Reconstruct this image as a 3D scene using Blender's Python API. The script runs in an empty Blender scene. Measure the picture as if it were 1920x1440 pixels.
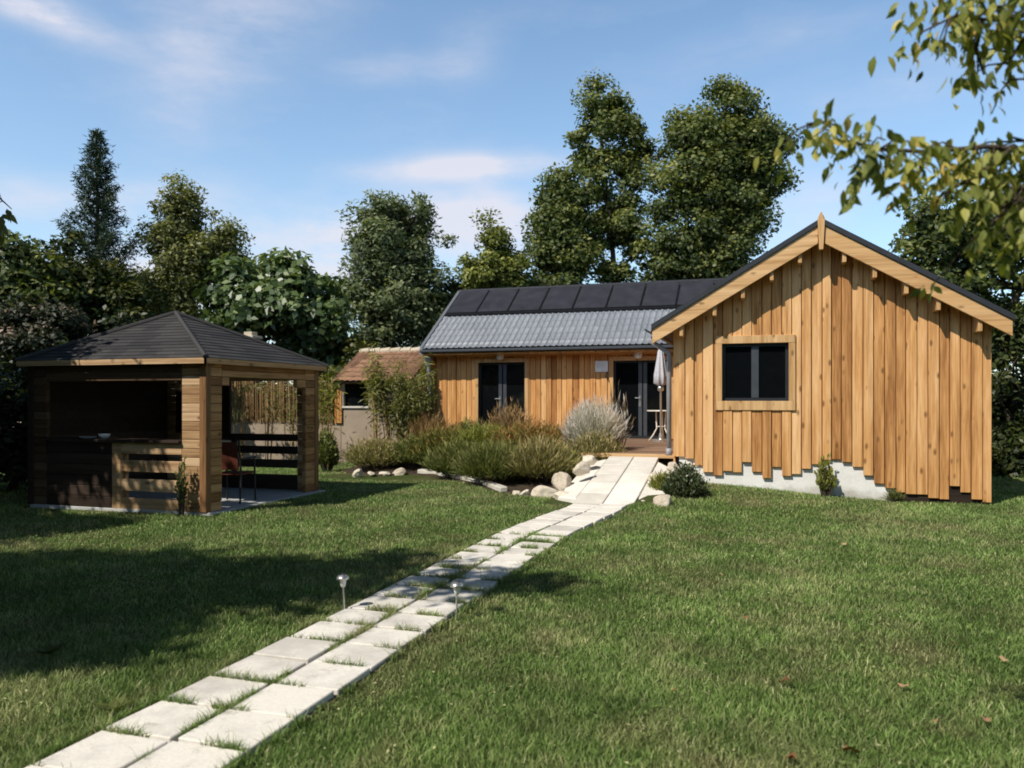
import bpy, bmesh, math, random
import numpy as np
from mathutils import Vector, noise as mnoise

random.seed(7); RNG = np.random.default_rng(11)
C = bpy.context.scene.collection
sc = bpy.context.scene
F = 1500.0; YAW = math.radians(17.7); EYE = 1.6
CS, SN = math.cos(YAW), math.sin(YAW)

# ------------------------------------------------------------------ measuring helpers (survey of the place)
def world(d, r):                      # d metres ahead of the eye, r metres to the right of it
    return (r * CS - d * SN, r * SN + d * CS)
def spot(u, v, d):
    x, y = world(d, (u - 960) / F * d)
    return Vector((x, y, EYE - (v - 749) / F * d))
def ground(u, v, z=0.0):
    d = (EYE - z) * F / (v - 749)
    return spot(u, v, d)
def on_y(u, v, Y):
    r = (u - 960) / F
    d = Y / (r * SN + CS)
    return spot(u, v, d)

# ------------------------------------------------------------------ mesh helpers
class MB:
    def __init__(s): s.v = []; s.f = []; s.t = []
    def add(s, vs, fs, tint=None):
        b = len(s.v); s.v += [tuple(p) for p in vs]
        t = random.random() if tint is None else tint
        for f in fs: s.f.append([b + i for i in f]); s.t.append(t)
    def box(s, a, b, tint=None):
        x0, y0, z0 = a; x1, y1, z1 = b
        s.add([(x0,y0,z0),(x1,y0,z0),(x1,y1,z0),(x0,y1,z0),(x0,y0,z1),(x1,y0,z1),(x1,y1,z1),(x0,y1,z1)],
              [(0,3,2,1),(4,5,6,7),(0,1,5,4),(1,2,6,5),(2,3,7,6),(3,0,4,7)], tint)
    def hexa(s, p, tint=None):        # 8 corners, bottom ring then top ring
        s.add(p, [(0,3,2,1),(4,5,6,7),(0,1,5,4),(1,2,6,5),(2,3,7,6),(3,0,4,7)], tint)
    def prism(s, poly, axis, a, b, tint=None):   # polygon swept along an axis from a to b
        n = len(poly)
        def mk(p, q):
            return (q, p[0], p[1]) if axis == 'x' else (p[0], q, p[1]) if axis == 'y' else (p[0], p[1], q)
        vs = [mk(p, a) for p in poly] + [mk(p, b) for p in poly]
        s.add(vs, [tuple(range(n)), tuple(range(2*n-1, n-1, -1))] + [(i, i+n, (i+1) % n + n, (i+1) % n) for i in range(n)], tint)
    def tube(s, pts, rad, seg=8, tint=None, cap=True):
        pts = [Vector(p) for p in pts]
        if not hasattr(rad, '__len__'): rad = [rad] * len(pts)
        vs = []; fs = []
        ref = Vector((0.31, 0.93, 0.2))
        for i, p in enumerate(pts):
            d = (pts[min(i+1, len(pts)-1)] - pts[max(i-1, 0)]).normalized()
            if abs(d.dot(ref)) > .95: ref = Vector((0.9, 0.1, 0.3))
            a = d.cross(ref).normalized(); b = d.cross(a)
            for k in range(seg):
                an = 2 * math.pi * k / seg
                vs.append(p + (a * math.cos(an) + b * math.sin(an)) * rad[i])
        for i in range(len(pts) - 1):
            for k in range(seg):
                fs.append((i*seg+k, i*seg+(k+1) % seg, (i+1)*seg+(k+1) % seg, (i+1)*seg+k))
        if cap:
            fs.append(tuple(range(seg-1, -1, -1))); fs.append(tuple((len(pts)-1)*seg+k for k in range(seg)))
        s.add(vs, fs, tint)
    def lathe(s, prof, c=(0,0,0), seg=16, tint=None):
        vs = []; fs = []
        for r, z in prof:
            for k in range(seg):
                a = 2*math.pi*k/seg; vs.append((c[0]+r*math.cos(a), c[1]+r*math.sin(a), c[2]+z))
        for i in range(len(prof)-1):
            for k in range(seg): fs.append((i*seg+k, i*seg+(k+1)%seg, (i+1)*seg+(k+1)%seg, (i+1)*seg+k))
        fs.append(tuple(range(seg-1,-1,-1))); fs.append(tuple((len(prof)-1)*seg+k for k in range(seg)))
        s.add(vs, fs, tint)
    def build(s, name, m, parent=None, off=None, bevel=0, smooth=False):
        if off is None: off = base_of(parent)
        me = bpy.data.meshes.new(name)
        me.from_pydata([(x-off[0], y-off[1], z-off[2]) for x, y, z in s.v], [], s.f)
        at = me.attributes.new('tint', 'FLOAT', 'FACE'); at.data.foreach_set('value', s.t)
        bm = bmesh.new(); bm.from_mesh(me)
        bmesh.ops.recalc_face_normals(bm, faces=bm.faces)
        if bevel:
            bmesh.ops.bevel(bm, geom=[e for e in bm.edges if len(e.link_faces) == 2 and e.calc_face_angle(0) > .5],
                            offset=bevel, segments=1, affect='EDGES', clamp_overlap=True)
        bm.to_mesh(me); bm.free()
        if smooth: me.shade_smooth()
        if m: me.materials.append(m)
        o = bpy.data.objects.new(name, me); C.objects.link(o)
        if parent: o.parent = parent
        return o

def base_of(o):
    p = Vector((0, 0, 0))
    while o is not None: p = p + o.location; o = o.parent
    return p

def np_mesh(name, V, faces, tint, m, parent=None, smooth=False):
    """faces: list of (int array n x k); tint: list of float arrays"""
    off = base_of(parent)
    V = np.asarray(V, dtype=np.float32) - np.array(off, dtype=np.float32)
    me = bpy.data.meshes.new(name)
    me.vertices.add(len(V)); me.vertices.foreach_set('co', V.ravel())
    idx = np.concatenate([f.ravel() for f in faces]).astype(np.int32)
    sizes = np.concatenate([np.full(len(f), f.shape[1]) for f in faces]).astype(np.int32)
    starts = np.concatenate([[0], np.cumsum(sizes)[:-1]]).astype(np.int32)
    me.loops.add(len(idx)); me.loops.foreach_set('vertex_index', idx)
    me.polygons.add(len(sizes)); me.polygons.foreach_set('loop_start', starts)
    at = me.attributes.new('tint', 'FLOAT', 'FACE'); at.data.foreach_set('value', np.concatenate(tint).astype(np.float32))
    me.update(calc_edges=True)
    if smooth: me.shade_smooth()
    me.materials.append(m)
    o = bpy.data.objects.new(name, me); C.objects.link(o)
    if parent: o.parent = parent
    return o

def tag(o, label=None, cat=None, group=None, kind=None):
    if label: o['label'] = label
    if cat: o['category'] = cat
    if group: o['group'] = group
    if kind: o['kind'] = kind
    return o
def thing(name, label, cat, loc=(0, 0, 0), group=None, rz=0):
    o = bpy.data.objects.new(name, None); C.objects.link(o); o.empty_display_size = .2
    o.location = loc; o.rotation_euler = (0, 0, rz)
    return tag(o, label, cat, group)
def dup(root, loc, rz, label):
    r = root.copy(); C.objects.link(r); r.location = loc; r.rotation_euler = (0, 0, rz); r['label'] = label
    for ch in list(root.children):
        c = ch.copy(); C.objects.link(c); c.parent = r
        for g in ch.children:
            d = g.copy(); C.objects.link(d); d.parent = c
    return r

# ------------------------------------------------------------------ materials
def new_mat(name):
    m = bpy.data.materials.new(name); m.use_nodes = True
    nt = m.node_tree
    return m, nt, nt.nodes['Principled BSDF']
def nd(nt, t, **kw):
    n = nt.nodes.new(t)
    for k, v in kw.items(): setattr(n, k, v)
    return n
def mixc(nt, a, b, fac, mode='MIX'):
    n = nd(nt, 'ShaderNodeMix', data_type='RGBA', blend_type=mode)
    for s, v in ((0, fac), (6, a), (7, b)):
        if isinstance(v, bpy.types.NodeSocket): nt.links.new(v, n.inputs[s])
        elif isinstance(v, (int, float)): n.inputs[s].default_value = v
        else: n.inputs[s].default_value = (*v, 1)
    return n.outputs[2]
def mth(nt, op, a, b=None, c=None, clamp=False):
    n = nd(nt, 'ShaderNodeMath', operation=op); n.use_clamp = clamp
    for i, v in enumerate((a, b, c)):
        if v is None: continue
        if isinstance(v, bpy.types.NodeSocket): nt.links.new(v, n.inputs[i])
        else: n.inputs[i].default_value = v
    return n.outputs[0]
def ramp(nt, fac, stops):
    n = nd(nt, 'ShaderNodeValToRGB')
    e = n.color_ramp.elements
    while len(e) < len(stops): e.new(.5)
    for i, (p, c) in enumerate(stops):
        e[i].position = p; e[i].color = (*c, 1) if hasattr(c, '__len__') else (c, c, c, 1)
    nt.links.new(fac, n.inputs[0]); return n.outputs[0]
def coords(nt, scale=(1, 1, 1), seed_tint=None):
    tc = nd(nt, 'ShaderNodeTexCoord'); mp = nd(nt, 'ShaderNodeMapping')
    nt.links.new(tc.outputs['Object'], mp.inputs[0]); mp.inputs['Scale'].default_value = scale
    if seed_tint is not None:
        cb = nd(nt, 'ShaderNodeCombineXYZ')
        s = mth(nt, 'MULTIPLY', seed_tint, 37.0)
        for i in range(3): nt.links.new(s, cb.inputs[i])
        va = nd(nt, 'ShaderNodeVectorMath', operation='ADD')
        nt.links.new(mp.outputs[0], va.inputs[0]); nt.links.new(cb.outputs[0], va.inputs[1])
        return va.outputs[0]
    return mp.outputs[0]
def noise_(nt, vec, scale, detail=4, rough=.55):
    n = nd(nt, 'ShaderNodeTexNoise'); nt.links.new(vec, n.inputs['Vector'])
    n.inputs['Scale'].default_value = scale; n.inputs['Detail'].default_value = detail; n.inputs['Roughness'].default_value = rough
    return n.outputs['Fac']
def tint_(nt):
    n = nd(nt, 'ShaderNodeAttribute', attribute_name='tint'); return n.outputs['Fac']
def bump_(nt, b, h, strength=.4, dist=.01):
    n = nd(nt, 'ShaderNodeBump'); n.inputs['Strength'].default_value = strength; n.inputs['Distance'].default_value = dist
    nt.links.new(h, n.inputs['Height']); nt.links.new(n.outputs[0], b.inputs['Normal'])

def wood(name, cols, axis='z', rough=.65, knots=True, grain=1.0):
    """cols: dark, mid, light;  axis: grain direction"""
    m, nt, b = new_mat(name)
    t = tint_(nt)
    sc_ = {'z': (1, 1, .05), 'x': (.05, 1, 1), 'y': (1, .05, 1)}[axis]
    v = coords(nt, sc_, t)
    g = noise_(nt, v, 45 * grain, 5, .6)
    sc2 = {'z': (1, 1, .16), 'x': (.16, 1, 1), 'y': (1, .16, 1)}[axis]
    v2 = coords(nt, sc2, t)
    big = noise_(nt, v2, 5, 3)
    f = mth(nt, 'ADD', mth(nt, 'MULTIPLY', g, .62), mth(nt, 'MULTIPLY', big, .5))
    f = mth(nt, 'SUBTRACT', f, .10)
    f = mth(nt, 'ADD', f, mth(nt, 'MULTIPLY', mth(nt, 'SUBTRACT', t, .5), .42))
    c = ramp(nt, f, [(.2, cols[0]), (.45, cols[1]), (.72, cols[2])])
    s3 = {'z': (1, 1, .03), 'x': (.03, 1, 1), 'y': (1, .03, 1)}[axis]
    stk = noise_(nt, coords(nt, s3, t), 15, 4, .6)
    c = mixc(nt, c, ramp(nt, stk, [(.34, (.74, .68, .64)), (.50, (1, 1, 1)), (.70, (1.12, 1.12, 1.12))]), 1.0, 'MULTIPLY')
    if knots:
        sk = {'z': (1, 1, .45), 'x': (.45, 1, 1), 'y': (1, .45, 1)}[axis]
        vo = nd(nt, 'ShaderNodeTexVoronoi'); nt.links.new(coords(nt, sk, t), vo.inputs['Vector']); vo.inputs['Scale'].default_value = 6.5
        k = ramp(nt, vo.outputs['Distance'], [(.08, 1.0), (.20, 0.0)])
        c = mixc(nt, c, tuple(x * .42 for x in cols[0]), mth(nt, 'MULTIPLY', k, .75))
    nt.links.new(c, b.inputs['Base Color']); b.inputs['Roughness'].default_value = rough
    b.inputs['Specular IOR Level'].default_value = .25
    bump_(nt, b, g, .35, .004)
    return m
def speckle(name, a, c, scale=6, rough=.8, bump=.2, fine=60, dist=.01, spec=.3):
    m, nt, b = new_mat(name)
    v = coords(nt, (1, 1, 1)); t = tint_(nt)
    n1 = noise_(nt, v, scale, 5, .6); n2 = noise_(nt, v, fine, 3)
    f = mth(nt, 'ADD', mth(nt, 'MULTIPLY', n1, .6), mth(nt, 'MULTIPLY', n2, .4))
    f = mth(nt, 'ADD', f, mth(nt, 'MULTIPLY', mth(nt, 'SUBTRACT', t, .5), .3))
    nt.links.new(ramp(nt, f, [(.3, a), (.7, c)]), b.inputs['Base Color'])
    b.inputs['Roughness'].default_value = rough; b.inputs['Specular IOR Level'].default_value = spec
    bump_(nt, b, f, bump, dist)
    return m
def leafmat(name, stops, transl=.35, rough=.5, spec=.35):
    m, nt, b = new_mat(name)
    t = tint_(nt)
    v = coords(nt); n = noise_(nt, v, 1.3, 3)
    f = mth(nt, 'ADD', t, mth(nt, 'MULTIPLY', mth(nt, 'SUBTRACT', n, .5), .5), clamp=True)
    c = ramp(nt, f, stops)
    nt.links.new(c, b.inputs['Base Color']); b.inputs['Roughness'].default_value = rough; b.inputs['Specular IOR Level'].default_value = spec
    tr = nd(nt, 'ShaderNodeBsdfTranslucent'); nt.links.new(mixc(nt, c, (.9, 1, .3), 1.0, 'MULTIPLY'), tr.inputs[0])
    mx = nd(nt, 'ShaderNodeMixShader'); mx.inputs[0].default_value = transl
    nt.links.new(b.outputs[0], mx.inputs[1]); nt.links.new(tr.outputs[0], mx.inputs[2])
    nt.links.new(mx.outputs[0], nt.nodes['Material Output'].inputs[0])
    return m
def plain(name, c, rough=.5, metal=0, spec=.5, var=.12, scale=8):
    m, nt, b = new_mat(name)
    n = noise_(nt, coords(nt), scale, 4)
    lo = tuple(x * (1 - var) for x in c); hi = tuple(min(1, x * (1 + var)) for x in c)
    nt.links.new(ramp(nt, n, [(.3, lo), (.7, hi)]), b.inputs['Base Color'])
    b.inputs['Roughness'].default_value = rough; b.inputs['Metallic'].default_value = metal; b.inputs['Specular IOR Level'].default_value = spec
    return m

M = {}
M['siding'] = wood('larch_siding', ((.30, .125, .036), (.60, .31, .112), (.80, .50, .245)))
M['siding_wing'] = wood('larch_siding_wing', ((.32, .13, .036), (.61, .305, .102), (.80, .49, .22)))
M['trim'] = wood('larch_trim', ((.38, .19, .072), (.55, .32, .135), (.66, .43, .22)), 'x', knots=True)
M['trim_v'] = wood('larch_trim_upright', ((.36, .18, .065), (.53, .31, .13), (.64, .42, .21)), 'z')
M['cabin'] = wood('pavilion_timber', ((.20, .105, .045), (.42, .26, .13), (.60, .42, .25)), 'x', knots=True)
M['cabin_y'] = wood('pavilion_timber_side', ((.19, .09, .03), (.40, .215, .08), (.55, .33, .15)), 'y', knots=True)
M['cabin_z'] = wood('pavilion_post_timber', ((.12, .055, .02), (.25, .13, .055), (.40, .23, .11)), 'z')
M['cabin_shaded'] = wood('pavilion_shaded_timber', ((.04, .022, .011), (.085, .05, .026), (.13, .085, .05)), 'x', knots=False)  # pavilion timber with the shade of its front left put into the colour
M['darkwood'] = wood('dark_shaded_timber', ((.018, .011, .008), (.035, .022, .015), (.06, .04, .028)), 'x', knots=False)  # near-black tone holds shade of the pavilion's left front and back slats
M['deck'] = wood('deck_boards', ((.12, .07, .045), (.24, .15, .10), (.36, .25, .18)), 'x', knots=False)
M['tile'] = speckle('grey_roof_tile', (.16, .172, .195), (.25, .265, .295), 1.2, .42, .1, 40, spec=.5)
M['roof_dark'] = speckle('dark_roof_sheet', (.02, .022, .026), (.04, .043, .05), 4, .5, .1)
M['panel'] = plain('solar_glass', (.034, .034, .042), .36, 0, .5, .25, 3)
M['panel_frame'] = plain('panel_frame_black', (.012, .012, .014), .4)
M['shingle'] = None
M['glass'] = plain('dark_window_glass', (.004, .005, .006), .05, 0, .22)
M['anthracite'] = plain('anthracite_frame', (.045, .052, .062), .45)
M['frame_shaded'] = plain('shaded_frame', (.014, .016, .019), .5)  # anthracite with shade put into the colour; mullions keep the lit tone
M['zinc'] = plain('zinc', (.40, .42, .46), .35, .7, .5, .3, 25)
M['pipe'] = plain('grey_painted_pipe', (.30, .285, .29), .4)
M['black'] = plain('black_plastic', (.012, .012, .013), .5)
M['white'] = plain('white_paint', (.78, .77, .74), .45)
M['cream_metal'] = plain('cream_painted_metal', (.74, .70, .60), .4)
M['steel'] = plain('brushed_steel', (.62, .61, .58), .3, .85, .5, .1, 40)
M['lens'] = plain('frosted_lens', (.75, .76, .74), .25)
M['fabric_grey'] = plain('parasol_cloth', (.50, .49, .52), .9, 0, .2, .15, 30)
M['fabric_red'] = plain('rust_textile', (.115, .032, .018), .85, 0, .2, .25, 40)
def plinth_mat():
    m, nt, b = new_mat('limewashed_plinth'); v = coords(nt)
    n1 = noise_(nt, v, 3, 5, .65); n2 = noise_(nt, v, 40, 4, .6)
    c = ramp(nt, mth(nt, 'ADD', mth(nt, 'MULTIPLY', n1, .6), mth(nt, 'MULTIPLY', n2, .4)), [(.3, (.64, .62, .58)), (.7, (.84, .83, .80))])
    sx = nd(nt, 'ShaderNodeSeparateXYZ'); nt.links.new(v, sx.inputs[0])
    d = mth(nt, 'ADD', sx.outputs[2], mth(nt, 'MULTIPLY', mth(nt, 'SUBTRACT', n1, .5), .38))
    c = mixc(nt, c, (.20, .17, .11), mth(nt, 'MULTIPLY', ramp(nt, d, [(.04, 1.0), (.20, 0.0)]), .5))
    nt.links.new(c, b.inputs['Base Color']); b.inputs['Roughness'].default_value = .9; bump_(nt, b, n2, .3, .01); return m
M['plaster'] = plinth_mat()
M['wallplaster'] = speckle('old_render', (.23, .175, .125), (.40, .32, .245), 1.6, .9, .3, 30)
M['concrete'] = speckle('pavilion_floor_concrete', (.36, .36, .35), (.52, .52, .50), 3, .85, .2, 60)
def slab_mat():
    m, nt, b = new_mat('cream_paving'); t = tint_(nt)
    tc_ = nd(nt, 'ShaderNodeTexCoord'); oi = nd(nt, 'ShaderNodeObjectInfo')
    va = nd(nt, 'ShaderNodeVectorMath', operation='ADD'); nt.links.new(tc_.outputs['Object'], va.inputs[0]); nt.links.new(oi.outputs['Location'], va.inputs[1]); v = va.outputs[0]
    n1 = noise_(nt, v, 3.2, 6, .65); n2 = noise_(nt, v, 70, 4, .7); n3 = noise_(nt, v, 9, 5, .7)
    base = ramp(nt, n2, [(.3, (.70, .655, .585)), (.7, (.86, .82, .755))])
    st = ramp(nt, mth(nt, 'ADD', n1, mth(nt, 'MULTIPLY', mth(nt, 'SUBTRACT', t, .5), .42)), [(.40, 0.0), (.64, 1.0)])
    c = mixc(nt, base, (.46, .435, .395), mth(nt, 'MULTIPLY', st, .7))
    c = mixc(nt, c, (.26, .24, .17), mth(nt, 'MULTIPLY', ramp(nt, n3, [(.60, 0.0), (.72, 1.0)]), .5))
    nt.links.new(c, b.inputs['Base Color']); b.inputs['Roughness'].default_value = .85; b.inputs['Specular IOR Level'].default_value = .2
    bump_(nt, b, n2, .25, .004); return m
M['slab'] = slab_mat()
M['rampslab'] = speckle('pale_ramp_stone', (.58, .54, .48), (.86, .82, .75), 3, .8, .25, 60, .006)
M['rock'] = speckle('limestone_boulder', (.40, .33, .25), (.74, .66, .54), 5, .85, .7, 40, .03)
M['kerb'] = speckle('pale_kerb_stone', (.46, .43, .37), (.64, .60, .53), 5, .85, .4, 50)
M['soil'] = speckle('dark_soil', (.025, .017, .010), (.07, .05, .03), 6, .95, .8, 50, .03)
M['terracotta'] = speckle('old_terracotta', (.12, .06, .034), (.34, .19, .115), 5, .85, .5, 30)
M['ridge'] = speckle('mortar_ridge', (.45, .38, .28), (.60, .52, .40), 5, .9)
M['bark'] = speckle('bark', (.035, .026, .018), (.11, .085, .062), 4, .9, .8, 30, .03)
M['cane'] = wood('reed_cane', ((.10, .055, .02), (.24, .145, .06), (.40, .27, .125)), 'z', knots=False)
M['orangewood'] = wood('orange_boards', ((.30, .12, .03), (.46, .21, .06), (.56, .30, .11)), 'z', knots=False)

def shingle_mat():
    m, nt, b = new_mat('asphalt_shingle')
    v = coords(nt); t = tint_(nt)
    f = mth(nt, 'ADD', mth(nt, 'MULTIPLY', noise_(nt, v, 2.0, 4), .4), mth(nt, 'MULTIPLY', noise_(nt, v, 70, 2), .35))
    f = mth(nt, 'ADD', f, mth(nt, 'MULTIPLY', t, .35))
    nt.links.new(ramp(nt, f, [(.25, (.022, .022, .024)), (.85, (.068, .065, .064))]), b.inputs['Base Color'])
    b.inputs['Roughness'].default_value = .85; b.inputs['Specular IOR Level'].default_value = .25
    bump_(nt, b, f, .3, .01)
    return m
M['shingle'] = shingle_mat()

def grass_mat(name, blades):
    m, nt, b = new_mat(name)
    tc = nd(nt, 'ShaderNodeTexCoord')
    v = tc.outputs['Object']
    big = noise_(nt, v, .5, 4, .6); mid = noise_(nt, v, 2.6, 5, .65)
    f = mth(nt, 'ADD', mth(nt, 'MULTIPLY', big, .5), mth(nt, 'MULTIPLY', mid, .5))
    dry = ramp(nt, f, [(.46, 0.0), (.62, 1.0)])
    if blades:
        t = tint_(nt)
        green = ramp(nt, t, [(0, (.046, .088, .017)), (.45, (.170, .280, .066)), (.8, (.30, .42, .125)), (1, (.52, .53, .27))])
        brown = ramp(nt, t, [(0, (.13, .12, .045)), (.5, (.40, .35, .18)), (1, (.62, .53, .33))])
        c = mixc(nt, green, brown, mth(nt, 'MULTIPLY', dry, .60))
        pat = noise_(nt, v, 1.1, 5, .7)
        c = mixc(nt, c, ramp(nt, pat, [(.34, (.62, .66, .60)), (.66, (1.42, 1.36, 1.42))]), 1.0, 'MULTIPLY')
        nt.links.new(c, b.inputs['Base Color']); b.inputs['Roughness'].default_value = .55; b.inputs['Specular IOR Level'].default_value = .25
        tr = nd(nt, 'ShaderNodeBsdfTranslucent'); nt.links.new(c, tr.inputs[0])
        mx = nd(nt, 'ShaderNodeMixShader'); mx.inputs[0].default_value = .3
        nt.links.new(b.outputs[0], mx.inputs[1]); nt.links.new(tr.outputs[0], mx.inputs[2])
        nt.links.new(mx.outputs[0], nt.nodes['Material Output'].inputs[0])
    else:
        fine = noise_(nt, v, 45, 4, .7)
        green = ramp(nt, fine, [(.3, (.03, .045, .012)), (.7, (.085, .115, .032))])
        brown = ramp(nt, fine, [(.3, (.08, .07, .03)), (.7, (.19, .16, .085))])
        c = mixc(nt, green, brown, mth(nt, 'MULTIPLY', dry, .6))
        nt.links.new(c, b.inputs['Base Color']); b.inputs['Roughness'].default_value = .95; b.inputs['Specular IOR Level'].default_value = .1
        bump_(nt, b, fine, .8, .03)
    return m
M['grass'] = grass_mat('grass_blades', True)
M['ground'] = grass_mat('lawn_ground', False)

# foliage
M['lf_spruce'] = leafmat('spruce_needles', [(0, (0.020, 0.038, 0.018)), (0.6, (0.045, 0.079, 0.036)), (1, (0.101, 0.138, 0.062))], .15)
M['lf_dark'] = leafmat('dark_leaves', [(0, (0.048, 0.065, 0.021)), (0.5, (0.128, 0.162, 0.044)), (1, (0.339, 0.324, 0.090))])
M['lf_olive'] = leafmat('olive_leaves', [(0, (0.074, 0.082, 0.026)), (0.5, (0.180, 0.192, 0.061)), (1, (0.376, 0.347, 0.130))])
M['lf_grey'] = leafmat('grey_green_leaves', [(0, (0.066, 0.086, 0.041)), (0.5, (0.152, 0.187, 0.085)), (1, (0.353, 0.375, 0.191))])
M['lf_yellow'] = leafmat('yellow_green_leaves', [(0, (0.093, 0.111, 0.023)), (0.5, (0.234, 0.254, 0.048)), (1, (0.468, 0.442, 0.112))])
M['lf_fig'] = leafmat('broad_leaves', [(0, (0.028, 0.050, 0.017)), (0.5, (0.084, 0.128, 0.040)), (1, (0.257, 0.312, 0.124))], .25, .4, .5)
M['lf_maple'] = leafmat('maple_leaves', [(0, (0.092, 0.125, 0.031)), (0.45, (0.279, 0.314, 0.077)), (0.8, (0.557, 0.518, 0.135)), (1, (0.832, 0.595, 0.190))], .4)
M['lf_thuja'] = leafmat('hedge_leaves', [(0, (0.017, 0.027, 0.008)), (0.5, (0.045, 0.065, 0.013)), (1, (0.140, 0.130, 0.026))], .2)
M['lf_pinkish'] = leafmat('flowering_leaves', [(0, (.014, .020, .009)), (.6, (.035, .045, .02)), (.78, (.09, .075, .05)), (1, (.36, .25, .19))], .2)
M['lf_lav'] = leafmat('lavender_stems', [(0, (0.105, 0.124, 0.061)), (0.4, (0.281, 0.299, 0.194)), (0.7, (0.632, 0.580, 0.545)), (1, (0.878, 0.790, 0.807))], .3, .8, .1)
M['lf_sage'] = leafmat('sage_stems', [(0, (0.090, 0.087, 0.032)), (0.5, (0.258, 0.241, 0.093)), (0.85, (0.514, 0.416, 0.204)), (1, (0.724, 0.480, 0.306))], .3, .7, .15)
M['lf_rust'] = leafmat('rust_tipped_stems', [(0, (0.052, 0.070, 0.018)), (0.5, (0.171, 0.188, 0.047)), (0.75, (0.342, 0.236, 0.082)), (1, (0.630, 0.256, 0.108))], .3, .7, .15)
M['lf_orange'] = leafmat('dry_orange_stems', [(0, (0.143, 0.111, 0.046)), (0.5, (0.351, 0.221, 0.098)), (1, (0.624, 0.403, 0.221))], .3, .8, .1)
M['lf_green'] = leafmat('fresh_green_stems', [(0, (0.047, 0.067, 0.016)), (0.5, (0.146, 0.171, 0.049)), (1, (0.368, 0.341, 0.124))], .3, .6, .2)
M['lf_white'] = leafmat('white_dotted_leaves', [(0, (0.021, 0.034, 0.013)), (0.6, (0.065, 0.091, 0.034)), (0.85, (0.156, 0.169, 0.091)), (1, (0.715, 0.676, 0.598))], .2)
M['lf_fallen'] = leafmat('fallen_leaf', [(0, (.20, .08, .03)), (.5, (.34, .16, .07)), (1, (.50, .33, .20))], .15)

# ------------------------------------------------------------------ vegetation
def unit(a): return a / np.maximum(np.linalg.norm(a, axis=1, keepdims=True), 1e-9)
def leaves(P, D, N, L, W):
    """diamond leaves: points, directions, normals, lengths, widths -> verts, quads"""
    D = unit(D); S = unit(np.cross(D, N)); N = np.cross(S, D)
    L = L[:, None]; W = W[:, None]
    v = np.stack([P, P + D*L*.45 + S*W*.5 + N*W*.12, P + D*L - N*L*.10, P + D*L*.45 - S*W*.5 + N*W*.12], 1)
    n = len(P)
    return v.reshape(-1, 3), np.arange(n*4).reshape(n, 4)
def rnd_dir(n):
    return unit(RNG.normal(size=(n, 3)))

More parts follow.
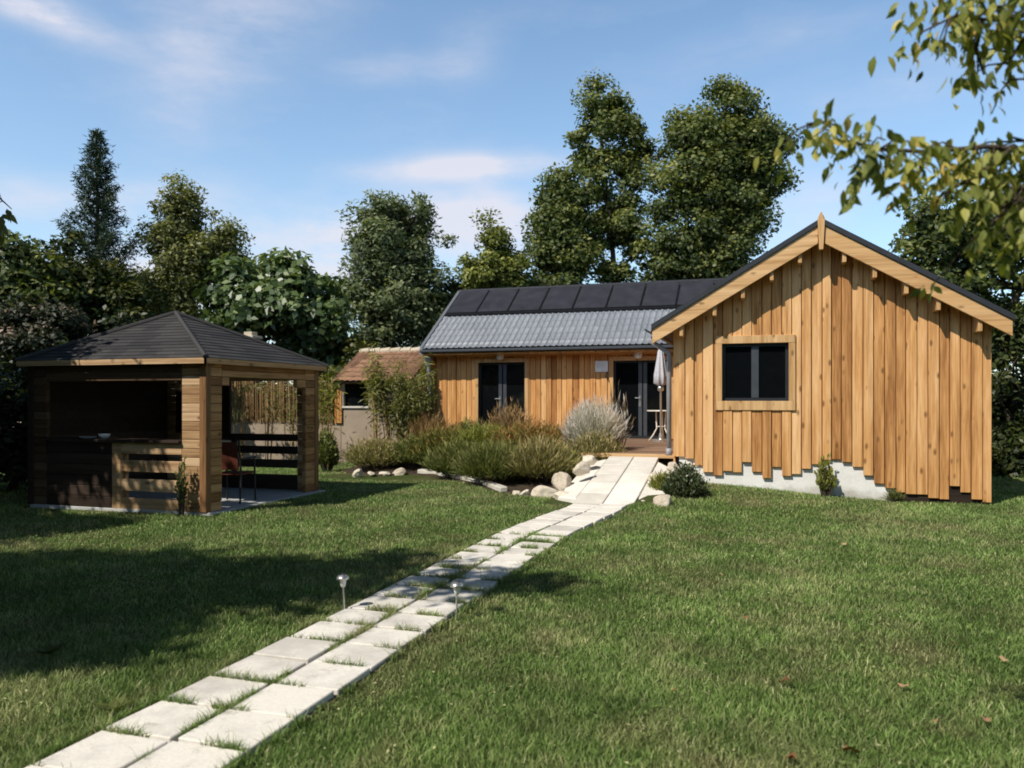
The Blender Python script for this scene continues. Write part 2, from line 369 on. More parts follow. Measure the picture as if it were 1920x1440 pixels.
def tree(name, label, cat, base, blobs, n, leaf, mat, trunk_r=.15, group=None, clump=.32, clumps=None, droop=.15, elong=1.6, shell=.55, trunk_name='trunk', limbs=True, tintb=0.0):
    base = Vector(base)
    root = thing(name, label, cat, base, group)
    vol = np.array([b[3]*b[4]*b[5] for b in blobs]) ** .8; vol = vol / vol.sum()
    if clumps is None: clumps = max(34, n // 165)
    Ps = []; Ns = []; Ts = []; ends = []
    for b, w in zip(blobs, vol):
        c = np.array(b[:3]); r = np.array(b[3:6])
        k = max(6, int(clumps * w))
        q = rnd_dir(k) * (RNG.random((k, 1)) ** (1 - shell))
        q = q * (1 + .13 * RNG.normal(size=(k, 1)))
        cc = c + q * r
        cs = clump * (.55 + .9 * RNG.random(k))
        cnt = max(4, int(n * w / k))
        for i in range(k):
            m = int(cnt * (cs[i] / clump) ** 1.4) + 2
            dd = rnd_dir(m) * (RNG.random((m, 1)) ** .55) * np.array([1.2, 1.2, .76]) * cs[i] * 1.25; dd[:, 2] -= .10*(dd[:, 0]**2 + dd[:, 1]**2)/cs[i]
            Ps.append(cc[i] + dd)
            outw = q[i] * .8 + dd / cs[i] * .9
            Ns.append(np.tile(np.array([0, 0, .55]), (m, 1)) + outw + RNG.normal(size=(m, 3)) * .45)
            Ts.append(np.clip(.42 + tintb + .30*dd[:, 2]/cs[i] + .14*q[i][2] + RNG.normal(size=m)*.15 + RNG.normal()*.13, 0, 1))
        ends.append((c, r, cc))
    P = np.concatenate(Ps); N = np.concatenate(Ns); T = np.concatenate(Ts)
    m = len(P)
    D = rnd_dir(m); D[:, 2] = D[:, 2]*.6 - droop
    L = leaf * elong * (.65 + .7*RNG.random(m)) * .9; W = leaf * (.65 + .6*RNG.random(m)) * .9
    V, Q = leaves(P, D, N, L, W)
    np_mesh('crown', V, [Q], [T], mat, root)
    mb = MB()
    zc = np.array([b[2] for b in blobs]); top = blobs[int(zc.argmax())]
    low = min(b[2]-b[5]*.3 for b in blobs)
    topz = top[2] + top[5]*.3
    cx = sum(b[0]*w for b, w in zip(blobs, vol)); cy = sum(b[1]*w for b, w in zip(blobs, vol))
    spine = []
    for i in range(7):
        f = i/6; z = base.z - .1 + (topz-base.z)*f
        bx = base.x + (cx-base.x)*min(1, f*1.6) + (top[0]-cx)*max(0, f-.5)*2
        by = base.y + (cy-base.y)*min(1, f*1.6) + (top[1]-cy)*max(0, f-.5)*2
        spine.append(Vector((bx + random.uniform(-.08, .08), by + random.uniform(-.08, .08), z)))
    mb.tube(spine, [trunk_r*(1.25 if i == 0 else 1-i/6.6) for i in range(7)], 8, .5)
    if limbs:
        for c, r, cc in ends:
            src = min(spine[1:], key=lambda s: abs(s.z-(c[2]-r[2]*.8)) )
            cv = Vector(c); mid = src.lerp(cv, .55) + Vector((random.uniform(-.15, .15), random.uniform(-.15, .15), -.1))
            mb.tube([src, mid, cv], [trunk_r*.45, trunk_r*.32, trunk_r*.2], 6, .5)
            for e in cc[:max(4, len(cc)//6)]:
                ev = Vector(e); m2 = cv.lerp(ev, .5) + Vector((random.uniform(-.1, .1), random.uniform(-.1, .1), .05))
                mb.tube([cv.lerp(src, .25*random.random()), m2, ev], [trunk_r*.18, trunk_r*.11, trunk_r*.04], 4, .5, False)
    mb.build(trunk_name, M['bark'], root, smooth=True)
    return root

def px_blobs(d, lst, depth=1.0):
    """crown lobes measured as (u, v, half width, half height [, extra depth])"""
    out = []
    for b in lst:
        u, v, a, h = b[:4]; dd = d + (b[4] if len(b) > 4 else 0)
        p = spot(u, v, dd); k = dd / F
        out.append((p.x, p.y, p.z, a*k, a*k*depth, h*k))
    return out

def shrub(name, label, cat, c, rx, ry, h, n, L, W, mat, spread=.9, group=None, leafy=5, tipbias=0.0, root_part='stems', upright=.35, leanout=.6):
    """many stems fanning out of one base, narrow leaves along them"""
    c = Vector(c); root = thing(name, label, cat, c, group)
    ang = RNG.random(n) * 2*np.pi; rad = np.sqrt(RNG.random(n)) 
    bx = c.x + np.cos(ang)*rad*rx*(1-leanout); by = c.y + np.sin(ang)*rad*ry*(1-leanout)
    tipz = h * np.sqrt(np.maximum(0.05, 1 - (rad*spread)**2)) * (.62 + .52*RNG.random(n))
    tx = c.x + np.cos(ang)*rad*rx*(1+.12*RNG.normal(size=n)); ty = c.y + np.sin(ang)*rad*ry*(1+.12*RNG.normal(size=n))
    B = np.stack([bx, by, np.full(n, c.z)], 1); T = np.stack([tx, ty, c.z + tipz], 1)
    Ps = []; Ds = []; Ts = []; Ls = []
    ax = unit(T - B)
    for k in range(leafy):
        f = .30 + .70 * (k + RNG.random(n)) / leafy
        P = B + (T - B) * f[:, None]
        P[:, 2] = c.z + tipz * f ** .8
        D = ax * (upright + .5*RNG.random((n, 1))) + rnd_dir(n) * .6
        D[:, 2] += .25
        Ps.append(P); Ds.append(D); Ts.append(np.clip(.12 + .62*f*(.6+.4*tipz/h) + tipbias + RNG.normal(size=n)*.14, 0, 1)); Ls.append(L*(.6+.8*RNG.random(n)))
    P = np.concatenate(Ps); D = np.concatenate(Ds); T_ = np.concatenate(Ts); LL = np.concatenate(Ls)
    V, Q = leaves(P, D, rnd_dir(len(P)), LL, np.full(len(P), W)*(.7+.6*RNG.random(len(P))))
    np_mesh('foliage', V, [Q], [T_], mat, root)
    mb = MB()
    for i in range(0, n, max(1, n//60)):
        mb.tube([B[i], (B[i]+T[i])/2 + np.array([0, 0, .04*h]), T[i]], [.008, .006, .003], 4, .5, False)
    mb.build(root_part, M['bark'], root)
    return root

# ------------------------------------------------------------------ terrain
def sstep(a, b, x):
    t = np.clip((x - a) / (b - a), 0, 1); return t*t*(3 - 2*t)
def gz(x, y):
    x = np.asarray(x, float); y = np.asarray(y, float)
    z = .19 * (1 - sstep(-1.6, 1.9, x)) * sstep(-2.6, -1.7, x) * sstep(10.6, 13.4, y)
    z = z - .02 * sstep(.8, 2.2, x) * sstep(10, 13.5, y)
    z = z - .12 * sstep(13, 18.5, y) * (1 - sstep(-9.5, -6.5, x))
    z = z + .02 * np.sin(x*1.1 + .5) * np.cos(y*.9) * sstep(2.5, 4, y)*(1-sstep(-2.0, -1.2, x)*sstep(-3.8, -3.1, x)) * (np.abs(x+2.5) > .8)
    return z
def lattice(a, b, step, far):
    core = list(np.arange(a, b + 1e-6, step)); g = step
    lo = []; p = a
    while p > -far: g *= 1.5; p -= g; lo.append(p)
    g = step; hi = []; p = b
    while p < far: g *= 1.5; p += g; hi.append(p)
    return np.array(lo[::-1] + core + hi)
gx = lattice(-16, 9, .25, 900); gy = lattice(-6, 26, .25, 900)
GX, GY = np.meshgrid(gx, gy)
GZ = gz(GX, GY)
nx, ny = len(gx), len(gy)
ii = np.arange(nx*ny).reshape(ny, nx)
quads = np.stack([ii[:-1, :-1], ii[:-1, 1:], ii[1:, 1:], ii[1:, :-1]], -1).reshape(-1, 4)
go = np_mesh('ground', np.stack([GX, GY, GZ], -1).reshape(-1, 3), [quads], [np.full(len(quads), .5)], M['ground'], smooth=True)
tag(go, kind='structure')

# ------------------------------------------------------------------ path
PX = -2.61; SLAB = .392; PITCH = .388
def path_c(y): return PX + .28 * float(sstep(8.6, 11.8, y))
rows = [2.065 + i*PITCH for i in range(25)]
pb = MB()
pts = [y for y in np.arange(1.7, 11.9, .3)]
for a, b in zip(pts[:-1], pts[1:]):
    za = .006 + max(0, float(gz(path_c(a), a))); zb = .006 + max(0, float(gz(path_c(b), b)))
    w = .43
    pb.add([(path_c(a)-w, a, za), (path_c(a)+w, a, za), (path_c(b)+w, b, zb), (path_c(b)-w, b, zb)], [(0, 1, 2, 3)], .5)
tag(pb.build('path', M['soil']), kind='structure')
slabs = []
for i, y in enumerate(rows):
    for s in (-1, 1):
        x = path_c(y) + s*(SLAB/2 + .012)
        h = SLAB/2 - .001 - random.random()*.004
        mb = MB(); mb.box((-h, -.184, -.03), (h, .184, .022 + random.uniform(-.004, .004)), min(1, max(0, random.gauss(.22 if y < 4.2 else .5 if y < 7 else .22, .25))))
        o = mb.build('paving_slab', M['slab'], bevel=.005)
        o.location = (x + random.uniform(-.006, .006), y + random.uniform(-.006, .006), .014 + .02*float(sstep(8.5, 11, y)) + max(0, float(gz(x, y))))
        dy = y + .2; o.rotation_euler = (random.uniform(-.012, .012), random.uniform(-.012, .012), random.uniform(-.02, .02) - (path_c(dy)-path_c(y-.2))*1.6)
        tag(o, 'square cream paving slab in the %s column of the garden path' % ('left' if s < 0 else 'right'), 'paving slab', 'cream slabs of the garden path')
        slabs.append((o.location.x, o.location.y))

# ramp up to the deck
DECK_Z = .62
rt = thing('ramp', 'pale stone ramp of big slabs rising from the path to the wooden deck', 'ramp', (-2.35, 13, 0))
RY0, RY1 = 11.72, 14.42
def ramp_x(f, side): return (-2.79 + .05*f) * (1-side) + (-1.88 + .03*f) * side
N_ = 5
for col in range(2):
    for k in range(N_):
        f0, f1 = k/N_, (k+1)/N_
        mb = MB()
        def P(f, s, dz):
            e = .006
            y = RY0 + (RY1-RY0)*f; z = .05 + (DECK_Z-.10)*(f**1.05)
            return (ramp_x(f, s), y, z + dz)
        s0, s1 = (0, .49) if col == 0 else (.51, 1)
        a, b = f0+.003, f1-.003
        mb.hexa([P(a, s0, -.35), P(a, s1, -.35), P(b, s1, -.35), P(b, s0, -.35), P(a, s0, 0), P(a, s1, 0), P(b, s1, 0), P(b, s0, 0)])
        mb.build('slab', M['rampslab'], rt, bevel=.006)
fl = MB()   # sloped stone flanks either side
L = [(-3.18, 12.35), (-2.80, 12.0), (-2.765, 14.38), (-3.12, 14.3)]
def rz_(y): f = (y-RY0)/(RY1-RY0); return .03 + (DECK_Z-.12)*max(0, f)
fl.hexa([(x, y, -.1) for x, y in L] + [(L[0][0], L[0][1], .06), (L[1][0], L[1][1], rz_(L[1][1])), (L[2][0], L[2][1], rz_(L[2][1])), (L[3][0], L[3][1], rz_(L[3][1])-.06)], .6)
fl.build('flank', M['rampslab'], rt, bevel=.02)
fl = MB()
L = [(-1.865, 11.95), (-1.50, 12.15), (-1.36, 13.80), (-1.855, 14.3)]
fl.hexa([(x, y, -.1) for x, y in L] + [(L[0][0], L[0][1], rz_(L[0][1])), (L[1][0], L[1][1], .09), (L[2][0], L[2][1], .33), (L[3][0], L[3][1], rz_(L[3][1]))], .6)
fl.build('flank', M['rampslab'], rt, bevel=.02)

# ------------------------------------------------------------------ flower bed ground
edge = [ground(640, 884, -.05), ground(700, 892), ground(760, 889), ground(800, 893), ground(860, 903), ground(930, 925), ground(985, 932), ground(1060, 934)]
bedL = -10.0
bv = []; nbx, nby = 46, 30
ex = [p.x for p in edge]; ey = [p.y for p in edge]
xs = np.linspace(ex[0], -2.95, nbx)
def bed_front(x): return float(np.interp(x, ex, ey)) if x <= ex[-1] else float(np.interp(x, [ex[-1], -2.9], [ey[-1], 13.9]))
def bed_z(x, y):
    f = (y - bed_front(x)) / max(.5, (19.9 - bed_front(x)))
    k = float(sstep(-8.6, -6.0, x))
    return .02 + (.30 + .25*k) * float(sstep(0, .55, f)) + float(gz(x, y)) * .6
V = []; 
for j in range(nby+1):
    for i in range(nbx):
        x = xs[i]; y = bed_front(x) + (19.95 - bed_front(x)) * (j/nby)**1.3
        V.append((x, y, bed_z(x, y) - (.12 if j == 0 else 0) + mnoise.noise((x*3, y*3, 0))*.025))
q = np.array([[j*nbx+i, j*nbx+i+1, (j+1)*nbx+i+1, (j+1)*nbx+i] for j in range(nby) for i in range(nbx-1)])
tag(np_mesh('flower_bed_ground', V, [q], [np.full(len(q), .5)], M['soil'], smooth=True), kind='structure')

# ------------------------------------------------------------------ house
GY_ = 13.90; X0, X1 = -1.54, 3.28; XC = .81; RZ = 4.47; SL = .603; RH = 2.67
WY = 20.1; WX0 = -8.58; WE_Y, WE_Z = 19.62, 2.93; WR_Y, WR_Z = 22.4, 4.80
H = thing('timber_house', 'L shaped house clad in honey coloured upright boards with grey tiled roof', 'house', (.8, 16, 0))
def roof_top(x): return RZ - SL*abs(x - XC)

# gable siding: ragged upright boards
zx = [200,250,292,330,378,420,465,507,550,597,640,686,730,775,820,868,910,955,1003,1052,1100,1150,1200,1245,1295,1345,1395,1443,1490,1540,1590,1632]
zb = [1143,1152,1183,1213,1228,1208,1214,1168,1212,1240,1190,1230,1222,1198,1178,1158,1156,1168,1190,1228,1265,1285,1305,1312,1314,1330,1336,1276,1305,1336,1350,1275]
bx = [on_y(1180 + a/2.4, 700, GY_).x for a in zx]; bx[0] = X0; bx[-1] = X1
win = (-.725, .335, 1.575, 2.535)          # window opening x0 x1 z0 z1
mb = MB()
for i in range(len(bx)-1):
    a, b = bx[i], bx[i+1]
    zbot = on_y(1180 + (zx[i]+zx[i+1])/4.8, 380 + zb[i]/2.4, GY_).z
    y0 = GY_ + (0 if i % 2 else .014) + random.uniform(-.003, .003); y1 = GY_ + .045
    g = .004 + random.random()*.005
    t = min(1, max(0, random.gauss(.5, .24)))
    def top(x): return roof_top(x) - .13
    def plank(za, zb_, x0, x1):
        zt0 = top(x0) if zb_ is None else zb_; zt1 = top(x1) if zb_ is None else zb_
        mb.hexa([(x0, y0, za), (x1, y0, za), (x1, y1, za), (x0, y1, za), (x0, y0, zt0), (x1, y0, zt1), (x1, y1, zt1), (x0, y1, zt0)], t)
    xa, xb_ = a+g, b-g
    if xb_ <= win[0] or xa >= win[1]: plank(zbot, None, xa, xb_)
    else:
        plank(zbot, win[2], xa, xb_); plank(win[3], None, xa, xb_)
        if xa < win[0]-.01: plank(win[2], win[3], xa, win[0])
        if xb_ > win[1]+.01: plank(win[2], win[3], win[1], xb_)
mb.build('wall', M['siding'], H, bevel=.004)
mb = MB()      # recessed under-boards that show as darker strips
for i in range(1, len(bx)-1):
    zbot = max(on_y(1180 + zx[i]/2.4, 380 + zb[i]/2.4, GY_).z, on_y(1180 + zx[i]/2.4, 380 + zb[i-1]/2.4, GY_).z) + .015
    c_ = bx[i]; zt_ = roof_top(c_)-.14
    rng_ = [(zbot, zt_)] if (c_ < win[0]-.03 or c_ > win[1]+.03) else [(zbot, win[2]), (win[3], zt_)]
    for a_, b_ in rng_: mb.box((c_-.03, GY_+.0455, a_), (c_+.03, GY_+.0495, b_), random.random()*.4)
mb.build('under_board', M['siding_wing'], H)
# right side wall and left return wall boards
for side, x in ((-1, X0), (1, X1)):
    mb = MB(); y = GY_ + .05
    while y < 24.0 if side > 0 else y < WY - .05:
        w = .15
        zt = roof_top(x) - .13
        x0, x1 = (x, x+.03) if side < 0 else (x-.03, x)
        mb.box((x0, y+.004, .1 if side > 0 else .45), (x1, y+w-.004, zt)); y += w
    mb.build('side_wall', M['siding'], H)
# inner shell behind the boards
mb = MB()
ZT = 2.55
mb.box((X0+.035, GY_+.16, -.1), (X1-.035, 24.0, ZT), .5)
mb.build('inner_wall', M['black'], H)
mb = MB()   # sheathing behind gaps, with the opening kept clear
yb = GY_ + .05
def sheath(x0, x1, z0, z1): mb.box((x0, yb, z0), (x1, yb+.1, z1), .2)
sheath(X0+.03, win[0], .68, 2.56); sheath(win[1], on_y(1676, 900, GY_).x, .68, 2.56); sheath(on_y(1676, 900, GY_).x+.002, X1-.03, -.3, 2.56); sheath(win[0], win[1], .68, win[2]); sheath(win[0], win[1], win[3], 2.56)  # low dark strip at right stands in for shade below the boards
mb.prism([(X0+.03, 2.562), (X1-.03, 2.562), (X1-.03, roof_top(X1)-.14), (XC, roof_top(XC)-.14), (X0+.03, roof_top(X0)-.14)], 'y', yb, yb+.1, .2)
mb.build('sheathing', M['darkwood'], H)
mb = MB(); mb.box((X0+.10, GY_+.062, -.35), (on_y(1676, 900, GY_).x, GY_+.155, .675), .6)
mb.build('plinth', M['plaster'], H)
# gable roof
GY0 = GY_ - .36
mb = MB()
for s in (-1, 1):
    xe = XC + s*RH
    for y0, y1 in ((GY0-.03, 23.4),):
        mb.hexa([(XC, y0, RZ-.085), (xe, y0, roof_top(xe)-.085), (xe, y1, roof_top(xe)-.085), (XC, y1, RZ-.085),
                 (XC, y0, RZ), (xe, y0, roof_top(xe)), (xe, y1, roof_top(xe)), (XC, y1, RZ)], .5)
mb.build('roof', M['roof_dark'], H)
for s in (-1, 1):
    mb = MB(); xe = XC + s*(RH-.015); xi = XC + s*.045
    zz = lambda x: roof_top(x) - .088
    d = .285
    y0, y1 = GY0, GY0+.04
    pts = [(xi, zz(xi)-d), (xe, zz(xe)-d*.86), (xe, zz(xe)), (xi, zz(xi))]
    mb.prism(pts if s > 0 else pts[::-1], 'y', y0, y1, .62 if s > 0 else .75)
    o = mb.build('barge_board', M['trim'], H, bevel=.006)
mb = MB()   # peak post
mb.hexa([(XC-.028, GY0-.045, RZ-.50), (XC+.028, GY0-.045, RZ-.50), (XC+.028, GY0+.05, RZ-.50), (XC-.028, GY0+.05, RZ-.50),
         (XC-.055, GY0-.045, RZ-.02), (XC+.055, GY0-.045, RZ-.02), (XC+.055, GY0+.05, RZ-.02), (XC-.055, GY0+.05, RZ-.02)], .6)
mb.prism([(XC-.055, RZ-.02), (XC+.055, RZ-.02), (XC+.01, RZ+.085), (XC-.01, RZ+.085)], 'y', GY0-.045, GY0+.05, .6)
mb.build('finial', M['trim_v'], H)
mb = MB()   # soffit under the overhang
for s in (-1, 1):
    xi, xe = XC, XC + s*(RH-.03)
    mb.hexa([(xi, GY0+.042, RZ-.125), (xe, GY0+.042, roof_top(xe)-.125), (xe, GY_+.2, roof_top(xe)-.125), (xi, GY_+.2, RZ-.125),
             (xi, GY0+.042, RZ-.088), (xe, GY0+.042, roof_top(xe)-.088), (xe, GY_+.2, roof_top(xe)-.088), (xi, GY_+.2, RZ-.088)], .4)
mb.build('soffit', M['siding'], H)
for u in (1278, 1340, 1393, 1447, 1500, 1583, 1640, 1699, 1759, 1837):
    x = on_y(u, 560, GY0+.08).x
    zt = roof_top(x) - .127
    mb = MB(); mb.box((x-.03, GY0+.045, zt-.37), (x+.03, GY_-.004, zt-.02), .55)
    mb.build('rafter_end', M['trim_v'], H, bevel=.004)
# gable window
W = MB(); x0, x1, z0, z1 = win
tw = .105
W.box((x0-tw, GY_-.022, z1), (x1+tw, GY_+.05, z1+.13), .75); W.box((x0-tw, GY_-.022, z0-.155), (x1+tw, GY_+.05, z0), .85)
W.box((x0-tw, GY_-.018, z0), (x0, GY_+.05, z1), .5); W.box((x1, GY_-.018, z0), (x1+tw, GY_+.05, z1), .55)
wo = W.build('window', M['trim_v'], H, bevel=.004)
fr = MB(); yf = GY_+.07; t = .05
fr.box((x0, yf, z1-t), (x1, yf+.06, z1)); fr.box((x0, yf, z0), (x1, yf+.06, z0+t)); fr.box((x0, yf, z0+t), (x0+t, yf+.06, z1-t)); fr.box((x1-t, yf, z0+t), (x1, yf+.06, z1-t))
xm = (x0+x1)/2
ml = MB(); ml.box((xm-.06, yf-.008, z0+t), (xm+.06, yf+.055, z1-t)); ml.build('mullion', M['anthracite'], wo, bevel=.004); fr.box((x0, GY_+.045, z0-.012), (x1, yf, z0+.014))
fr.build('frame', M['frame_shaded'], wo)
for a, b in ((x0+t, xm-.06), (xm+.06, x1-t)):
    p = MB(); p.box((a, yf+.025, z0+t), (b, yf+.035, z1-t), .5); p.build('pane', M['glass'], wo)
# gutter + downpipe at the gable's left eave
xe = XC - RH
mb = MB()
for i in range(6):
    a0 = math.pi + math.pi*i/6; a1 = math.pi + math.pi*(i+1)/6; r = .065
    c = (xe-.05, roof_top(xe)-.06)
    mb.add([(c[0]+r*math.cos(a0), GY0, c[1]+r*math.sin(a0)), (c[0]+r*math.cos(a1), GY0, c[1]+r*math.sin(a1)), (c[0]+r*math.cos(a1), 20.0, c[1]+r*math.sin(a1)), (c[0]+r*math.cos(a0), 20.0, c[1]+r*math.sin(a0))], [(0, 1, 2, 3)], .5)
mb.build('gutter', M['anthracite'], H)
mb = MB(); px_ = X0 - .075
mb.tube([(xe-.05, GY_+.05, 2.68), (xe-.05, GY_+.05, 2.60), (px_, GY_+.06, 2.40), (px_, GY_+.06, 2.3), (px_, GY_+.06, .66)], .042, 10, .5)
mb.tube([(px_, GY_+.06, .76), (px_, GY_+.06, .64)], .056, 10, .5)
mb.build('downpipe', M['pipe'], H, smooth=True)

# wing
mb = MB()
ops = [(-7.36, -6.06, .60, 2.58), (-3.72, -2.26, .62, 2.58)]
x = WX0; i = 0; ztop = 2.96
while x < X0 - .01:
    w = .148 + random.uniform(-.018, .018); b = min(x+w, X0)
    y0 = WY + (0 if i % 2 else .014) + random.uniform(-.003, .003); t = min(1, max(0, random.gauss(.52, .25)))
    segs = [(.25, ztop)]
    cut = [o for o in ops if x+.004 < o[1] and b-.004 > o[0]]
    if not cut: mb.box((x+.006, y0, .25), (b-.006, WY+.045, ztop), t)
    else:
        o = cut[0]
        mb.box((x+.004, y0, o[3]), (b-.004, WY+.045, ztop), t)
        if o[2] > .65: mb.box((x+.004, y0, .25), (b-.004, WY+.045, o[2]), t)
        if x+.004 < o[0]-.005: mb.box((x+.004, y0, .25), (o[0], WY+.045, o[3]), t)
        if b-.004 > o[1]+.005: mb.box((o[1], y0, .25), (b-.004, WY+.045, o[3]), t)
    x = b; i += 1
mb.build('wing_wall', M['siding_wing'], H, bevel=.004)
mb = MB()    # end wall of the wing
y = WY + .05
while y < 24.6:
    zt = WR_Z - .15 - abs(y+.07-WR_Y)*(WR_Z-WE_Z)/(WR_Y-WE_Y)
    mb.box((WX0, y+.004, 0), (WX0+.03, y+.144, zt)); y += .148
mb.build('end_wall', M['siding_wing'], H)
mb = MB()
mb.box((WX0+.035, WY+.22, -.1), (3.2, 24.6, 2.75), .5)
xs_ = [WX0+.035] + [v for o in ops for v in (o[0], o[1])] + [X0]
for k in range(0, len(xs_)-1, 2): mb.box((xs_[k], WY+.05, .0), (xs_[k+1], WY+.2, 2.95), .3)
for o in ops: mb.box((o[0], WY+.05, o[3]), (o[1], WY+.2, 2.95), .3); mb.box((o[0], WY+.05, 0), (o[1], WY+.2, o[2]-.01), .3)
mb.build('inner_wall', M['black'], H)
mb = MB(); mb.box((WX0-.04, WY-.035, 2.74), (X0-.01, WY-.003, 2.90), .8); mb.build('wall_plate', M['trim'], H, bevel=.005)
# opening trims, doors
def french_door(o, lab):
    x0, x1, z0, z1 = o
    d = MB()
    d.box((x0-.10, WY-.026, z1), (x1+.10, WY+.06, z1+.11), .75); d.box((x0-.10, WY-.022, z0), (x0, WY+.06, z1), .55); d.box((x1, WY-.022, z0), (x1+.10, WY+.06, z1), .6)
    dr = d.build('door', M['trim_v'], H, bevel=.004)
    f = MB(); yf = WY+.10; t = .05; xm = (x0+x1)/2
    f.box((x0, yf, z1-t), (x1, yf+.05, z1)); f.box((x0, yf, z0), (x1, yf+.05, z0+.06)); f.box((x0, yf, z0+.06), (x0+t, yf+.05, z1-t)); f.box((x1-t, yf, z0+.06), (x1, yf+.05, z1-t))
    st = MB(); st.box((xm-.11, yf-.006, z0+.06), (xm-.015, yf+.05, z1-t)); st.box((xm+.015, yf, z0+.06), (xm+.11, yf+.05, z1-t)); st.build('mullion', M['anthracite'], dr, bevel=.004)
    f.build('frame', M['frame_shaded'], dr)
    for a, b in ((x0+t, xm-.11), (xm+.11, x1-t)):
        p = MB(); p.box((a, yf+.02, z0+.06), (b, yf+.03, z1-t), .5); p.build('pane', M['glass'], dr)
    h = MB(); zc = z0 + 1.02
    h.box((xm-.09, yf-.02, zc-.22), (xm-.045, yf-.008, zc+.06), .5); h.tube([(xm-.068, yf-.02, zc), (xm-.068, yf-.06, zc), (xm-.19, yf-.065, zc)], .013, 8, .5)
    h.build('handle', M['steel'], dr)
    if lab: dr['label'] = lab
french_door(ops[0], 'glazed double door behind the flower bed')
french_door(ops[1], 'glazed double door opening onto the deck')

# wing roof: interlocking tiles as one undulating sheet
ulen = math.hypot(WR_Y-WE_Y, WR_Z-WE_Z); nrow = 10; tp = .155
RX0, RX1 = -8.80, 2.6
cols = int((RX1-RX0)/tp*8)
uu = np.linspace(RX0, RX1, cols+1)
prof = .013*np.cos((uu-RX0)/tp*2*np.pi) + .008*np.cos((uu-RX0)/tp*4*np.pi+.6)
V = []; fs = []; ts = []
dy, dz = (WR_Y-WE_Y)/ulen, (WR_Z-WE_Z)/ulen; ny_, nz_ = -dz, dy
for rrow in range(nrow):
    for e, lift in ((0, .040), (1, .012)):
        s = ulen*(rrow+e)/nrow
        for k in range(cols+1):
            hgt = prof[k] + lift
            V.append((uu[k], WE_Y + dy*s + ny_*hgt, WE_Z + dz*s + nz_*hgt))
q = []; tt = []
for rrow in range(nrow):
    b0 = rrow*2*(cols+1); b1 = b0 + cols+1
    for k in range(cols):
        q.append((b0+k, b0+k+1, b1+k+1, b1+k)); tt.append(((rrow*31+int(k//8)*17) * .618) % 1)
    if rrow:
        p1 = b0 - (cols+1)
        for k in range(cols): q.append((p1+k, p1+k+1, b0+k+1, b0+k)); tt.append(.1)
np_mesh('wing_roof', V, [np.array(q)], [np.array(tt)], M['tile'], H)
mb = MB()   # boards under the tiles, back slope, verge, gutter
yb2 = 2*WR_Y - WE_Y
mb.prism([(WE_Y+.02, WE_Z-.10), (WR_Y, WR_Z-.11), (yb2, WE_Z-.10), (yb2, WE_Z-.02), (WR_Y, WR_Z-.03), (WE_Y+.02, WE_Z-.03)], 'x', RX0+.03, RX1, .4)
mb.build('roof_deck', M['roof_dark'], H)
mb = MB()
mb.prism([(WE_Y-.01, WE_Z-.13), (WR_Y, WR_Z-.13), (WR_Y, WR_Z+.07), (WE_Y-.01, WE_Z+.065)], 'x', RX0-.05, RX0+.028, .5)
mb.build('verge', M['zinc'], H)
mb = MB(); mb.tube([(RX0, WR_Y, WR_Z+.02), (RX1, WR_Y, WR_Z+.02)], .075, 8, .5); mb.build('ridge_cap', M['roof_dark'], H)
mb = MB(); mb.box((RX0-.02, WE_Y-.10, WE_Z-.085), (XC-RH-.1, WE_Y+.015, WE_Z-.01), .5); mb.build('gutter', M['anthracite'], H, bevel=.015)
mb = MB(); mb.box((RX0+.06, WE_Y+.03, WE_Z-.15), (X0, WY-.04, WE_Z-.102), .5); mb.build('soffit', M['siding_wing'], H)
# zinc downpipe with hopper at the wing's left corner
mb = MB(); cx, cy = WX0-.13, WY-.22
mb.hexa([(cx-.07, cy-.07, 2.50), (cx+.07, cy-.07, 2.50), (cx+.07, cy+.07, 2.50), (cx-.07, cy+.07, 2.50), (cx-.12, cy-.12, 2.84), (cx+.12, cy-.12, 2.84), (cx+.12, cy+.12, 2.84), (cx-.12, cy+.12, 2.84)], .5)
mb.tube([(cx, cy, 2.52), (cx, cy, 2.3), (cx+.02, cy+.05, 2.1), (cx+.02, cy+.05, .3)], .055, 12, .5)
for z in (1.4, 1.75, 2.05): mb.tube([(cx+.02, cy+.05, z), (cx+.02, cy+.05, z+.05)], .065, 12, .5)
mb.build('downpipe', M['zinc'], H, smooth=False)
# solar panels
def slope(s, h): return (WE_Y + dy*s + ny_*h, WE_Z + dz*s + nz_*h)
pw = .92
for k in range(9):
    a = -8.70 + k*pw
    s0, s1 = ulen*.545, ulen*.965
    mb = MB()
    def bx3(xa, xb, sa, sb, h0, h1, t=.5, m=mb):
        p = [(xa, *slope(sa, h0)), (xb, *slope(sa, h0)), (xb, *slope(sb, h0)), (xa, *slope(sb, h0)), (xa, *slope(sa, h1)), (xb, *slope(sa, h1)), (xb, *slope(sb, h1)), (xa, *slope(sb, h1))]
        m.hexa(p, t)
    bx3(a+.012, a+pw-.012, s0, s1, .075, .118)
    pn = mb.build('solar_panel', M['panel_frame'], H)
    g = MB(); bx3(a+.035, a+pw-.035, s0+.025, s1-.025, .117, .122, .5, g); g.build('glass', M['panel'], pn)
mb = MB(); bx3(-8.72, -.44, ulen*.525, ulen*.54, .05, .11, .5, mb); mb.build('panel_rail', M['panel_frame'], H)

